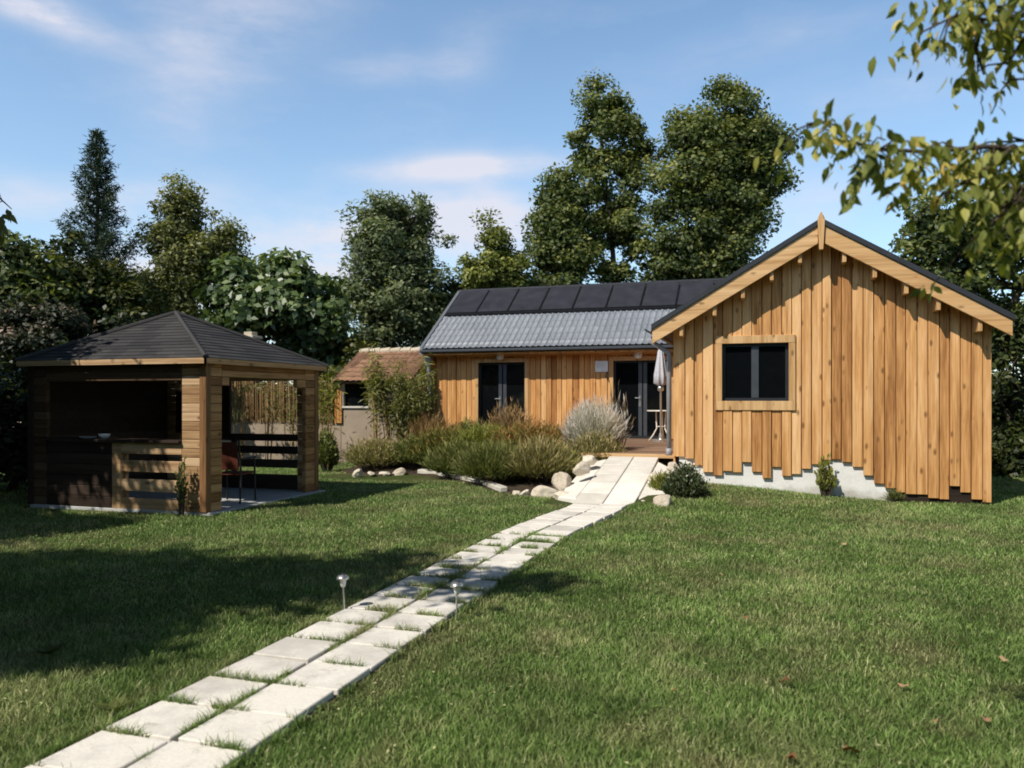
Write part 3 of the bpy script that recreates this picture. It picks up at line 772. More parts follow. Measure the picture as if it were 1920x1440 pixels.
# lamps, sign on the wing wall (fixed things)
def wall_lamp(u, v, label):
    p = on_y(u, v, WY-.03)
    t = thing('wall_lamp', label, 'lamp', (p.x, p.y, p.z), 'round white wall lamps over the glazed doors')
    m1 = MB(); m1.lathe([(.05, 0), (.05, .03)], (0, 0, 0), 16, .5)
    o = m1.build('bracket', M['white'], t, off=(0, 0, 0)); o.rotation_euler = (math.pi/2, 0, 0)
    m2 = MB(); prof = [(.02, -.11), (.085, -.09), (.105, -.03), (.105, .06), (.085, .10), (.02, .115)]
    m2.lathe(prof, (0, -.10, 0), 20, .5); m2.build('globe', M['lens'], t, off=(0, 0, 0), smooth=True)
wall_lamp(940, 668, 'round white wall lamp above the left glazed door')
wall_lamp(1198, 665, 'round white wall lamp above the deck door')
p = on_y(1053, 655, WY-.08)
t = thing('floodlight', 'small dark floodlight under the wing eave between the two doors', 'floodlight', p)
m1 = MB(); m1.box((p.x-.07, p.y-.03, p.z-.03), (p.x+.07, p.y+.045, p.z+.03)); m1.build('body', M['black'], t, bevel=.01)
m1 = MB(); m1.tube([(p.x, p.y-.04, p.z-.05), (p.x, p.y-.10, p.z-.075)], [.045, .06], 12, .5); m1.build('head', M['black'], t)
p = on_y(1128, 687, WY-.02)
t = thing('wall_sign', 'small white plaque with faint grey print left of the deck door', 'sign', p)
m1 = MB(); m1.box((p.x-.165, p.y-.012, p.z-.14), (p.x+.165, p.y, p.z+.14), .6); m1.build('plate', M['white'], t, bevel=.004)
m1 = MB()
rs = random.Random(3)
for zr, n in ((.075, 3), (.03, 4), (-.015, 3)):
    xx = -.12
    for k in range(n):
        w = rs.uniform(.03, .07); m1.box((p.x+xx, p.y-.0145, p.z+zr-.006), (p.x+min(xx+w, .13), p.y-.0122, p.z+zr+.008)); xx += w+.015
m1.build('print', M['fabric_grey'], t)
m1 = MB(); m1.tube([(p.x+.13, p.y-.01, p.z-.14), (p.x+.15, p.y-.04, p.z-.19), (p.x+.10, p.y-.05, p.z-.24), (p.x+.16, p.y-.05, p.z-.29), (p.x+.17, p.y-.04, p.z-.36)], .016, 6, .5); m1.build('hook', M['black'], t)

# ------------------------------------------------------------------ deck
DT = thing('deck', 'brown wooden deck at the top of the pale ramp', 'deck', (-3, 16, 0))
mb = MB(); y = 14.50
while y < WY - .05:
    x0 = -3.25 if y < 16.6 else -5.2
    mb.box((x0, y+.004, DECK_Z-.03), (X0-.03, min(y+.136, WY-.03), DECK_Z)); y += .14
mb.build('boards', M['deck'], DT)
mb = MB(); mb.box((-3.27, 14.455, DECK_Z-.075), (X0-.03, 14.498, DECK_Z-.005), .9); mb.build('front_board', M['trim'], DT, bevel=.004)
mb = MB(); mb.box((-3.2, 14.62, -.1), (X0-.04, 16.5, DECK_Z-.035), .2); mb.box((-5.1, 16.7, -.1), (X0-.04, WY-.06, DECK_Z-.035), .2); mb.build('substructure', M['darkwood'], DT)

# ------------------------------------------------------------------ bistro table and folded parasol
c = spot(1240, 826, 19.0); c.z = DECK_Z
T = thing('bistro_table', 'cream metal bistro table with splayed legs on the deck', 'table', c)
mb = MB(); mb.lathe([(.02, .70), (.34, .70), (.345, .712), (.34, .724), (.02, .724)], c, 28, .5); mb.build('tabletop', M['cream_metal'], T)
for k in range(3):
    a = math.radians(205 + 120*k); e = Vector((math.cos(a), math.sin(a), 0))
    mb = MB(); mb.tube([c+e*.13+Vector((0, 0, .70)), c+e*.12+Vector((0, 0, .45)), c+e*.11+Vector((0, 0, .30)), c+e*.20+Vector((0, 0, .14)), c+e*.30+Vector((0, 0, .01))], .016, 8, .5)
    mb.build('leg', M['cream_metal'], T, smooth=True)
mb = MB()
mb.tube([c+Vector((.12*math.cos(2*math.pi*k/16), .12*math.sin(2*math.pi*k/16), .34)) for k in range(17)], .010, 6, .5, False); mb.build('ring', M['cream_metal'], T)
U = thing('closed_parasol', 'folded grey parasol on a slim pole beside the bistro table', 'parasol', (c.x+.03, c.y-.36, DECK_Z))
u0 = Vector((c.x+.03, c.y-.36, DECK_Z))
mb = MB(); mb.tube([u0, u0+Vector((0, 0, 2.24))], .021, 10, .5); mb.lathe([(.20, 0), (.20, .05), (.05, .07), (.03, .2)], u0, 16, .5); mb.build('pole', M['steel'], U)
mb = MB(); vs = []; fs = []; seg = 32
prof = [(1.30, .05, .02), (1.36, .135, .045), (1.55, .125, .045), (1.85, .09, .03), (2.1, .06, .015), (2.2, .02, .0)]
for z, r, f in prof:
    for k in range(seg):
        a = 2*math.pi*k/seg; rr = r + f*math.cos(8*a+z*1.2); vs.append(u0 + Vector((rr*math.cos(a), rr*math.sin(a), z)))
for i in range(len(prof)-1):
    for k in range(seg): fs.append((i*seg+k, i*seg+(k+1) % seg, (i+1)*seg+(k+1) % seg, (i+1)*seg+k))
mb.add(vs, fs, .5); mb.build('canopy', M['fabric_grey'], U, smooth=True)
mb = MB(); mb.lathe([(.03, 1.17), (.07, 1.19), (.075, 1.27), (.04, 1.30)], u0, 14, .5); mb.build('runner', M['steel'], U, smooth=True)

# ------------------------------------------------------------------ pavilion
PXR, PXL, PYF, PYB = -7.33, -10.45, 9.17, 12.02
PT = 2.12
PV = thing('garden_pavilion', 'timber garden pavilion with dark shingled hip roof and slatted half walls', 'pavilion', (-9, 10.6, 0))
mb = MB(); mb.box((PXL-.02, PYF+.0, -.1), (PXR+.10, PYB+.1, .045), .6); mb.build('floor', M['concrete'], PV, bevel=.01)
def logs(name, mat, boxes, pitch=.125):
    """walls of stacked boards"""
    mb = MB()
    for x0, y0, x1, y1, z0, z1 in boxes:
        z = z0
        while z < z1-.01:
            zz = min(z+pitch, z1); mb.box((x0, y0, z+.003), (x1, y1, zz-.002)); z = zz
    return mb.build(name, mat, PV, bevel=.006)
th = .07
z0 = .045
# corner walls
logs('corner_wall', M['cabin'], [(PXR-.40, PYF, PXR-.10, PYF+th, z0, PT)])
logs('corner_wall', M['cabin_shaded'], [(PXL, PYF, PXL+.30, PYF+th, z0, PT)])
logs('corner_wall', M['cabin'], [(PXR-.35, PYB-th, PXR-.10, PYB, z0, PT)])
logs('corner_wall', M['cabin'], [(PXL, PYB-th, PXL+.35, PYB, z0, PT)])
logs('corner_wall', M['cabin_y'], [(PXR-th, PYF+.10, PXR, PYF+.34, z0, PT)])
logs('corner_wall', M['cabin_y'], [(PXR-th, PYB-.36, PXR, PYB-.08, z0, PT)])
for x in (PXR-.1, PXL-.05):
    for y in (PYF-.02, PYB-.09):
        mb = MB(); mb.box((x+.003, y+.003, z0), (x+.115, y+.112, PT), .45); mb.build('post', M['cabin_z'] if x > -8 else M['darkwood'], PV, bevel=.006)  # left posts are darkened in colour to carry shade
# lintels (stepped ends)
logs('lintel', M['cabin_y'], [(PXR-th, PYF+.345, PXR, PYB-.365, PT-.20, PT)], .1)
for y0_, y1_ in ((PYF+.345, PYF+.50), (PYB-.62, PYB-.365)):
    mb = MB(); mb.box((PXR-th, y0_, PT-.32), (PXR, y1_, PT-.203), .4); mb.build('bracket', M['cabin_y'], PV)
logs('lintel', M['cabin_shaded'], [(PXL+.305, PYF, PXR-.405, PYF+th, PT-.26, PT)], .13)
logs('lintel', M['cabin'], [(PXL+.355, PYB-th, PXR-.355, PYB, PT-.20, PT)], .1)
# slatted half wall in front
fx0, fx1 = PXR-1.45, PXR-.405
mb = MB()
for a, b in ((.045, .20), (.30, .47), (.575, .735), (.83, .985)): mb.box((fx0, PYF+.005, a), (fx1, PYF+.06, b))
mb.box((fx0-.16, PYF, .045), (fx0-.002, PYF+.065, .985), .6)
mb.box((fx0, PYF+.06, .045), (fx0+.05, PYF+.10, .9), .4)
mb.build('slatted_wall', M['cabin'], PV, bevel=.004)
logs('half_wall', M['darkwood'], [(PXL+.305, PYF, fx0-.165, PYF+th, z0, .985)], .155)  # shade of the left front is painted in by the near-black boards
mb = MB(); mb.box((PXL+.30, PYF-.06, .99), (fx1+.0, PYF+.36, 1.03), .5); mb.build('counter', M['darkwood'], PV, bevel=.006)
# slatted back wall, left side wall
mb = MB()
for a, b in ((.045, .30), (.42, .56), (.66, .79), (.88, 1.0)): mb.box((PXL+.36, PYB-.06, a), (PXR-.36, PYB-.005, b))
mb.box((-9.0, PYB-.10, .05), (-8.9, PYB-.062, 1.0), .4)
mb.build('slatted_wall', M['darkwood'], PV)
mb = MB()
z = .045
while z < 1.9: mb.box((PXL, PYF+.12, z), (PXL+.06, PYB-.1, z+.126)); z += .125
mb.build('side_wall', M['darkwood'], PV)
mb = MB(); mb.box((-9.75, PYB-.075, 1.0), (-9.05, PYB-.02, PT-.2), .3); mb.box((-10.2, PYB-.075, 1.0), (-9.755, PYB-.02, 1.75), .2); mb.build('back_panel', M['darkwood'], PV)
# roof: four faces of shingle courses
ex0, ex1, ey0, ey1 = PXL-.12, PXR+.12, PYF-.16, PYB+.14
ezz = 2.165; pk = Vector((-9.07, 10.62, 2.98))
cor = [Vector((ex0, ey0, ezz)), Vector((ex1, ey0, ezz)), Vector((ex1, ey1, ezz)), Vector((ex0, ey1, ezz))]
mb = MB()
ncr = 15
for k in range(4):
    A, B = cor[k], cor[(k+1) % 4]
    nrm = (B-A).cross(pk-A).normalized()
    for r_ in range(ncr):
        f0, f1 = r_/ncr, (r_+1)/ncr
        a0, b0 = A.lerp(pk, f0), B.lerp(pk, f0); a1, b1 = A.lerp(pk, f1), B.lerp(pk, f1)
        ntab = max(1, int((b0-a0).length/.30)); lift = nrm*.009; sh = (r_ % 2)*.5
        edges = sorted(set([0, 1] + [min(1, max(0, (j+sh)/ntab)) for j in range(ntab+1)]))
        for e0, e1 in zip(edges[:-1], edges[1:]):
            p0, p1 = a0.lerp(b0, e0)+lift, a0.lerp(b0, e1)+lift
            q0, q1 = a1.lerp(b1, e0)+lift*.1, a1.lerp(b1, e1)+lift*.1
            mb.add([p0, p1, q1, q0], [(0, 1, 2, 3)]); mb.add([p0-lift, p1-lift, p1, p0], [(0, 1, 2, 3)], 0)
rf = mb.build('roof', M['shingle'], PV)
mb = MB()
for k in range(4):
    mb.tube([cor[k]+Vector((0, 0, .012)), pk+Vector((0, 0, .02))], .035, 6, .9)
mb.build('hip_cap', M['shingle'], rf)
mb = MB()
mb.add([cor[0]-Vector((0, 0, .03)), cor[1]-Vector((0, 0, .03)), cor[2]-Vector((0, 0, .03)), cor[3]-Vector((0, 0, .03)), pk-Vector((0, 0, .03))], [(0, 1, 4), (1, 2, 4), (2, 3, 4), (3, 0, 4)], .4)
mb.build('roof_lining', M['darkwood'], PV)
for k in range(4):
    A, B = cor[k], cor[(k+1) % 4]
    inw = Vector((0, 0, 1)).cross((B-A).normalized())*.025
    mb = MB(); up = Vector((0, 0, .0)); dn = Vector((0, 0, -.075))
    s = (B-A).normalized()*.0
    mb.hexa([A+dn, B+dn, B+dn+inw, A+dn+inw, A, B, B+inw, A+inw], .8)
    mb.build('fascia', M['cabin'] if k % 2 == 0 else M['cabin_y'], PV)
# plate and bowl on the counter, chair inside
for u, lab in ((165, 'white plate lying on the left end of the dark pavilion counter'), (196, 'white bowl on the dark pavilion counter beside the plate')):
    p = on_y(u, 818, PYF+.1); p.z = 1.03
    mb = MB()
    mb.lathe([(.05, 0), (.11, .02), (.115, .028), (.05, .008)] if u < 180 else [(.03, 0), (.07, .035), (.08, .07), (.072, .07), (.03, .012)], (0, 0, 0), 20, .5)
    o = mb.build('plate' if u < 180 else 'bowl', M['white'], smooth=True); o.location = p
    tag(o, lab, 'plate' if u < 180 else 'bowl')
CH = thing('garden_chair', 'dark metal garden chair with rust red back inside the pavilion', 'chair', (-7.74, 10.32, .045), rz=math.radians(10))
def seatm(name, fn, mat):
    m = MB(); fn(m); o = m.build(name, mat, CH, off=(0, 0, 0), bevel=.006); return o
seatm('seat', lambda m: m.box((-.22, -.20, .42), (.22, .24, .45)), M['fabric_red'])
def back(m): m.hexa([(-.20, -.245, .50), (.20, -.245, .50), (.20, -.225, .50), (-.20, -.225, .50), (-.20, -.31, .92), (.20, -.31, .92), (.20, -.29, .92), (-.20, -.29, .92)])
seatm('backrest', back, M['fabric_red'])
for sx in (-.23, .23):
    m = MB(); m.tube([(sx, -.26, 0), (sx, -.23, .44), (sx, -.31, .95)], .015, 8, .5); m.build('rear_leg', M['black'], CH, off=(0, 0, 0))
    m = MB(); m.tube([(sx, .24, 0), (sx, .22, .44), (sx, .20, .66)], .015, 8, .5); m.build('front_leg', M['black'], CH, off=(0, 0, 0))
    m = MB(); m.box((sx-.025, -.27, .655), (sx+.025, .24, .68)); m.build('armrest', M['black'], CH, off=(0, 0, 0), bevel=.006)
# chimney stack poking up behind the pavilion
p = spot(470, 640, 24.0)
t = thing('chimney_stack', 'pale terracotta chimney top poking above the pavilion roof', 'chimney', (p.x, p.y, 0))
m = MB(); m.box((p.x-.20, p.y-.20, -.1), (p.x+.20, p.y+.20, 3.42)); m.build('stack', M['terracotta'], t, bevel=.01)
m = MB(); m.box((p.x-.25, p.y-.25, 3.42), (p.x+.25, p.y+.25, 3.50)); m.box((p.x-.14, p.y-.14, 3.50), (p.x+.14, p.y+.14, 3.62)); m.build('cap', M['ridge'], t, bevel=.01)

# ------------------------------------------------------------------ boundary wall, reed fence, shed
BY = 19.3
xl = on_y(640, 760, BY).x
o = MB(); o.box((-24, BY, -.4), (xl-.01, BY+.2, 1.02), .5)
tag(o.build('garden_wall', M['wallplaster'], bevel=.01), 'beige rendered garden wall behind the pavilion, topped with reed fencing', 'wall')
t = thing('reed_fence', 'fence of upright brown reed canes on top of the beige wall', 'fence', (-14, BY, 1))
m = MB(); x = -19.0; rs = random.Random(5)
xr = on_y(628, 760, BY).x
while x < xr:
    h = 2.16 + rs.gauss(0, .10); ln = rs.gauss(0, .015)
    m.tube([(x, BY-.03+rs.uniform(-.02, .02), .96), (x+ln, BY-.03, h)], rs.uniform(.012, .022), 5, rs.random()); x += rs.uniform(.032, .07)
m.build('canes', M['cane'], t)
m = MB(); m.box((-19, BY-.005, 1.25), (xr, BY+.02, 1.29)); m.box((-19, BY-.005, 1.85), (xr, BY+.02, 1.89)); m.build('rail', M['cane'], t)
xo = on_y(641, 750, BY).x
t = thing('board_screen', 'narrow orange timber screen at the right end of the reed fence', 'screen', (xr, BY, 1))
m = MB()
for k in range(3): m.box((xr+.02+k*.075, BY-.06, .96), (xr+.085+k*.075, BY-.03, 1.75+.12*k)); 
m.build('boards', M['orangewood'], t)
m = MB(); m.box((xr+.02, BY-.028, 1.15), (xr+.24, BY-.01, 1.2)); m.build('batten', M['cane'], t)
# shed
SX0, SX1 = xl, -9.0; SE = 2.10; SRY, SRZ = BY+1.35, 2.96
S = thing('tiled_shed', 'low rendered shed with old terracotta tiled roof left of the timber house', 'shed', ((SX0+SX1)/2, BY+1, 0))
wx0, wx1, wz0, wz1 = SX0+.06, SX0+.82, 1.42, 2.02
m = MB()
m.box((SX0, BY, -.4), (SX1, BY+.18, wz0), .5); m.box((wx1, BY, wz0), (SX1, BY+.18, SE), .5); m.box((SX0, BY, wz0), (wx0, BY+.18, SE), .5); m.box((wx0, BY, wz1), (wx1, BY+.18, SE), .5)
m.box((SX0+.001, BY+.182, -.4), (SX0+.18, BY+2.7, SE), .5); m.box((SX1-.18, BY+.182, -.4), (SX1-.001, BY+2.7, SE), .5); m.box((SX0+.2, BY+2.5, -.4), (SX1-.2, BY+2.7, SE), .5)
for xx in (SX0+.002, SX1-.17): m.prism([(BY+.01, SE+.001), (BY+2.69, SE+.001), (SRY, SRZ-.08)], 'x', xx, xx+.16, .5)
m.build('wall', M['wallplaster'], S)
w = MB(); w.box((wx0-.03, BY-.05, wz0-.05), (wx1+.03, BY-.002, wz0+.0), .9); w.box((wx0-.03, BY-.03, wz0+.002), (wx0+.015, BY+.05, wz1), .1)
wn = w.build('window', M['kerb'], S)
g = MB(); g.box((wx0, BY+.10, wz0), (wx1, BY+.12, wz1), .5); g.build('pane', M['glass'], wn)
# tiled roof: rows of half-round tiles
V = []; q = []; tt = []
sl_ = math.hypot(SRY-(BY-.25), SRZ-SE+.06); nr = 7
cols = int((SX1-SX0+.3)/.17*6); ux = np.linspace(SX0-.15, SX1+.15, cols+1)
for rrow in range(nr):
    for e, lift in ((0, .045), (1, .01)):
        f = (rrow+e)/nr
        for k in range(cols+1):
            wv = .03*abs(math.cos((ux[k]-SX0)/.17*math.pi)) + lift + .012*mnoise.noise((ux[k]*3, rrow*2.1, 0))
            V.append((ux[k], BY-.25+(SRY-BY+.25)*f - .5*wv, SE-.04+(SRZ-SE+.04)*f + .8*wv))
for rrow in range(nr):
    b0 = rrow*2*(cols+1); b1 = b0+cols+1
    for k in range(cols): q.append((b0+k, b0+k+1, b1+k+1, b1+k)); tt.append(((rrow*13+(k//6)*29)*.618) % 1)
    if rrow:
        for k in range(cols): q.append((b0-(cols+1)+k, b0-(cols+1)+k+1, b0+k+1, b0+k)); tt.append(0)
rfo = np_mesh('roof', V, [np.array(q)], [np.array(tt)], M['terracotta'], S)
m = MB(); m.prism([(SRY, SRZ-.06), (BY+2.95, SE-.04), (BY+2.95, SE), (SRY, SRZ)], 'x', SX0-.13, SX1+.13, .4); m.prism([(BY-.2, SE-.06), (SRY, SRZ-.08), (SRY, SRZ-.02), (BY-.2, SE-.02)], 'x', SX0-.12, SX1+.12, .4); m.build('rear_slope', M['terracotta'], S)
m = MB()
xx = SX0-.15
while xx < SX1+.1: m.tube([(xx, SRY, SRZ+.01), (xx+.33, SRY, SRZ+.03)], [.085, .10], 10, random.random()); xx += .32
m.build('ridge_tiles', M['ridge'], rfo)

# ------------------------------------------------------------------ stones
def boulder(u, v, wpx, hpx, label, z=None, seed=0, group='pale limestone boulders around the ramp and bed'):
    zz = 0 if z is None else z
    p = ground(u, v, zz); k = (Vector((p.x, p.y, 0)).dot(Vector((-SN, CS, 0)))) / F
    bm = bmesh.new(); bmesh.ops.create_icosphere(bm, subdivisions=4, radius=1)
    rs = random.Random(seed)
    planes = [(Vector((rs.gauss(0, 1), rs.gauss(0, 1), rs.gauss(0, .8))).normalized(), rs.uniform(.5, .85)) for _ in range(9)]
    for vt in bm.verts:
        c = vt.co.copy()
        for n, dd in planes:
            e = c.dot(n) - dd
            if e > 0: c -= n*e*.97
        c += c.normalized()*(.07*mnoise.noise(c*2.3+Vector((seed*3.1, 0, 0))) + .035*mnoise.noise(c*7+Vector((seed, 0, 0))))
        vt.co = Vector((c.x*wpx*k*.55, c.y*wpx*k*.46, c.z*hpx*k*.60))
    me = bpy.data.meshes.new('boulder'); bm.to_mesh(me); bm.free(); me.shade_smooth(); me.materials.append(M['rock'])
    at = me.attributes.new('tint', 'FLOAT', 'FACE'); at.data.foreach_set('value', [rs.uniform(.3, 1)]*len(me.polygons))
    o = bpy.data.objects.new('boulder', me); C.objects.link(o)
    o.location = (p.x, p.y + wpx*k*.35, zz + hpx*k*.22); o.rotation_euler = (0, 0, rs.uniform(-.5, .5))
    tag(o, label, 'boulder', group)
boulder(1017, 934, 48, 28, 'largest pale angular boulder at the foot of the ramp, left side', None, 1)
boulder(1052, 938, 34, 20, 'small pale boulder between the largest boulder and the path', None, 2)
boulder(1050, 914, 38, 36, 'upright tan boulder behind the largest boulder, left of the ramp', .15, 3)
boulder(1088, 886, 32, 26, 'rounded boulder halfway up the left side of the ramp', .40, 4)
boulder(1103, 866, 34, 18, 'flat boulder below the left end of the deck board', .52, 5)
boulder(984, 931, 24, 16, 'small pale stone between the curved kerb and the largest boulder', None, 6)
boulder(966, 929, 18, 12, 'smallest stone touching the right end of the curved kerb', None, 16)
boulder(667, 893, 24, 17, 'pale stone at the left end of the flower bed edge', None, 7)
boulder(694, 892, 16, 11, 'tiny stone beside the left end of the flower bed', None, 8)
boulder(745, 890, 26, 16, 'pale stone where the curved kerb begins', None, 9)
boulder(718, 891, 20, 11, 'low stone second along from the bed edge end', None, 22)
boulder(1243, 957, 42, 36, 'blocky pale boulder in front of the white dotted shrub', None, 10)
boulder(1290, 894, 26, 34, 'tall rounded boulder against the house corner', .34, 11)
boulder(1262, 886, 32, 24, 'pale boulder on the right of the ramp above the shrub', .40, 12)
boulder(1206, 951, 22, 15, 'small stone at the foot of the ramp, right side', None, 13)
boulder(1226, 902, 28, 20, 'half sunk stone on the right edge of the ramp', .30, 14)
m = MB(); pts = [ground(u, v, 0) for u, v in ((782, 889), (820, 893), (860, 901), (900, 911), (938, 925))]
for a, b in zip(pts[:-1], pts[1:]):
    d = (b-a).normalized(); nr_ = Vector((-d.y, d.x, 0))*.14; b2 = b - d*.012
    m.hexa([a-Vector((0,0,.1)), b2-Vector((0,0,.1)), b2+nr_-Vector((0,0,.1)), a+nr_-Vector((0,0,.1)), a+Vector((0,0,.10)), b2+Vector((0,0,.10)), b2+nr_+Vector((0,0,.11)), a+nr_+Vector((0,0,.11))])
o = m.build('kerb_edging', M['kerb'], bevel=.015); tag(o, 'curved pale stone kerb along the front of the flower bed', 'kerb')

# ------------------------------------------------------------------ solar garden lights
def solar_light(u, v, label, tilt):
    p = ground(u, v)
    t = thing('solar_light', label, 'garden light', p, 'steel solar lights beside the path'); t.rotation_euler = (0, tilt, 0)
    m = MB(); m.tube([(0, 0, -.05), (0, 0, .20)], .0065, 8, .5); m.build('stake', M['steel'], t, off=(0, 0, 0))
    m = MB(); m.lathe([(.010, .195), (.016, .20), (.027, .245), (.027, .25)], (0, 0, 0), 16, .5); m.build('lens', M['lens'], t, off=(0, 0, 0), smooth=True)
    m = MB(); m.lathe([(.030, .25), (.048, .255), (.046, .27), (.030, .285), (.008, .29)], (0, 0, 0), 20, .5); m.build('cap', M['steel'], t, off=(0, 0, 0), smooth=True)
    m = MB(); m.box((-.018, -.018, .286), (.018, .018, .2925)); m.build('solar_cell', M['panel'], t, off=(0, 0, 0))
solar_light(646, 1150, 'steel solar stake light on the shaded lawn left of the path', -.06)
solar_light(856, 1166, 'steel solar stake light at the right edge of the path', .01)

# ------------------------------------------------------------------ fallen leaves
def fallen(u, v, size, label, seed, tint):
    p = ground(u, v, .035); rs = random.Random(seed)
    out = []; n = 15
    for i in range(n):
        a = 2*math.pi*i/n; r = size*(.5 + .28*math.cos(2.5*a)**2 + rs.uniform(-.06, .06)); out.append((r*math.cos(a), r*math.sin(a)*.8, size*(.25*(math.cos(a*1.5+seed)) + .1*rs.random())))
    m = MB(); m.add([(0, 0, 0)] + out, [(0, 1+i, 1+(i+1) % n) for i in range(n)], tint)
    o = m.build('fallen_leaf', M['lf_fallen']); o.location = (p.x, p.y, .05 + float(gz(p.x, p.y))); o.rotation_euler = (rs.uniform(-.3, .3), rs.uniform(-.3, .3), rs.uniform(0, 6))
    tag(o, label, 'leaf', 'dry leaves fallen on the lawn')
for a in [(1473, 1280, .055, 'curled rust brown leaf on the lawn left of the centre right', 1, .15), (1694, 1289, .04, 'small pale tan leaf alone right of the rust brown leaf', 2, .8),
          (1594, 1412, .06, 'largest brown leaf near the bottom of the lawn', 3, .35), (1482, 1426, .045, 'dark brown leaf at the bottom edge left of the largest leaf', 4, .1),
          (1848, 1354, .04, 'tan leaf at the lower right of the lawn', 5, .7), (1750, 1357, .03, 'tiny tan leaf left of the lower right leaf', 6, .65),
          (1581, 1022, .05, 'pale leaf on the far lawn in front of the plinth', 7, 1.0), (1883, 1240, .04, 'pale leaf at the right edge of the lawn', 8, .9),
          (1397, 1161, .035, 'small orange leaf in the middle of the lawn', 9, .5), (1788, 1210, .03, 'small tan leaf on the dry patch at the right', 10, .7),
          (1352, 1080, .03, 'small pale leaf on the lawn nearest the path bend', 11, .95), (1262, 1300, .025, 'tiny orange leaf on the lawn right of the path slabs', 12, .5)]:
    fallen(*a)

# ------------------------------------------------------------------ grass
def blocked(x, y):
    b = (np.abs(x - (PX + .28*sstep(8.6, 11.8, y))) < .425) & (y < 11.9)
    b |= (x > X0) & (x < X1) & (y > GY_+.05)
    b |= (x > PXL-.12) & (x < PXR+.10) & (y > PYF-.08) & (y < PYB+.1)
    bf = np.interp(x, ex + [-2.9], ey + [13.9])
    b |= (x > ex[0]) & (x < -2.75) & (y > bf)
    b |= (x > -3.3) & (x < -1.45) & (y > 11.75)
    b |= (y > BY) & (x < -9)
    b |= (x > -9) & (x < X0) & (y > 14.4)
    return b
N1 = 900000
u_ = RNG.random(N1); p_ = .55
d0, d1 = 2.3, 24.0
dd = (d0**p_ + u_*(d1**p_ - d0**p_)) ** (1/p_)       # density falls off with distance
an = -(.86) + 1.72*RNG.random(N1)
an2 = an
xx = dd*np.sin(an2); yy = dd*np.cos(an2)
wx, wy = xx*CS - yy*SN, xx*SN + yy*CS
keep = ~blocked(wx, wy)
wx, wy, dd = wx[keep], wy[keep], dd[keep]
# tufts in the joints of the slabs and along path edges
def tufts(n, lo=2.1, hi=11.6):
    k = RNG.integers(0, 4, n)
    r_ = 2.065 + PITCH*RNG.integers(0, 25, n) - PITCH/2
    ty = np.where(k < 2, r_ + RNG.normal(size=n)*.010, lo + (hi-lo)*RNG.random(n))
    cx_ = PX + .28*sstep(8.6, 11.8, ty)
    tx = np.where(k < 2, cx_ + (RNG.random(n)-.5)*.84, np.where(k == 2, cx_ + RNG.normal(size=n)*.010, cx_ + np.sign(RNG.random(n)-.5)*(.432+np.abs(RNG.normal(size=n))*.014)))
    nn = np.array([mnoise.noise((a*5.1, b*5.1, 3.3)) for a, b in zip(tx, ty)])
    m_ = nn > (.0 + .35*(RNG.random(n)-.5))
    return tx[m_], ty[m_]
tx, ty = tufts(44000)
wx = np.concatenate([wx, tx]); wy = np.concatenate([wy, ty]); td = np.hypot(tx, ty); dd = np.concatenate([dd, td])
is_t = np.zeros(len(wx), bool); is_t[-len(tx):] = True
n = len(wx)
pn = np.sin(wx*1.7+wy*.6)*np.cos(wy*1.3-wx*.4) + .6*np.sin(wx*4.1+1.3)*np.sin(wy*3.7)
hgt = (.028 + .024*RNG.random(n)**2 + .008*pn) * (1 + .3*(RNG.random(n) > .985))
hgt[is_t] *= (1.25 + .8*RNG.random(is_t.sum())) * (1 - .62*sstep(8.3, 9.5, wy[is_t]))
hgt = np.maximum(.018, hgt)
wid = (.0026 + .00050*dd) * (.7 + .6*RNG.random(n))
az = RNG.random(n)*2*np.pi; lean = (.25 + .75*RNG.random(n)) * hgt
fa = RNG.random(n)*2*np.pi
B = np.stack([wx, wy, gz(wx, wy)-.004 + is_t*.012], 1)
side = np.stack([np.cos(fa), np.sin(fa), 0*fa], 1) * wid[:, None] * .5
ld = np.stack([np.cos(az), np.sin(az), 0*az], 1)
mid = B + ld*(lean*.35)[:, None]; mid[:, 2] += hgt*.6
tip = B + ld*lean[:, None]; tip[:, 2] += hgt
V = np.stack([B - side, B + side, mid + side*.75, mid - side*.75, tip], 1).reshape(-1, 3)
b0 = np.arange(n)*5
Q4 = np.stack([b0, b0+1, b0+2, b0+3], 1); Q3 = np.stack([b0+3, b0+2, b0+4], 1)
T = np.clip(.45 + .2*RNG.normal(size=n) + .05*pn, 0, 1); T[RNG.random(n) > .96] = 1
T2 = np.clip(T+.12, 0, 1)
def scatter(k, patchy):
    d_ = 2.4 + 9*RNG.random(k)**1.3; a_ = -.86 + 1.72*RNG.random(k)
    x_, y_ = d_*np.sin(a_), d_*np.cos(a_); X_, Y_ = x_*CS - y_*SN, x_*SN + y_*CS
    nn = np.array([mnoise.noise((p*1.6, q*1.6, 9.1)) for p, q in zip(X_, Y_)])
    ok = ~blocked(X_, Y_) & (nn > patchy); return X_[ok], Y_[ok]
cx_, cy_ = scatter(15000, .16); fx_, fy_ = scatter(1500, -.15)
k1, k2 = len(cx_), len(fx_)
P = np.stack([np.concatenate([cx_, fx_]), np.concatenate([cy_, fy_]), np.concatenate([.026+.018*RNG.random(k1), .03+.012*RNG.random(k2)])], 1)
Dv = rnd_dir(k1+k2); Dv[:, 2] *= .25; Nv = RNG.normal(size=(k1+k2, 3))*.35 + np.array([0, 0, 1.])
Lv = np.concatenate([.016+.012*RNG.random(k1), .010+.022*RNG.random(k2)]); Wv = np.concatenate([.016+.01*RNG.random(k1), .008+.010*RNG.random(k2)])
V2, Qc = leaves(P, Dv, Nv, Lv, Wv); Qc = Qc + len(V); V = np.concatenate([V, V2])
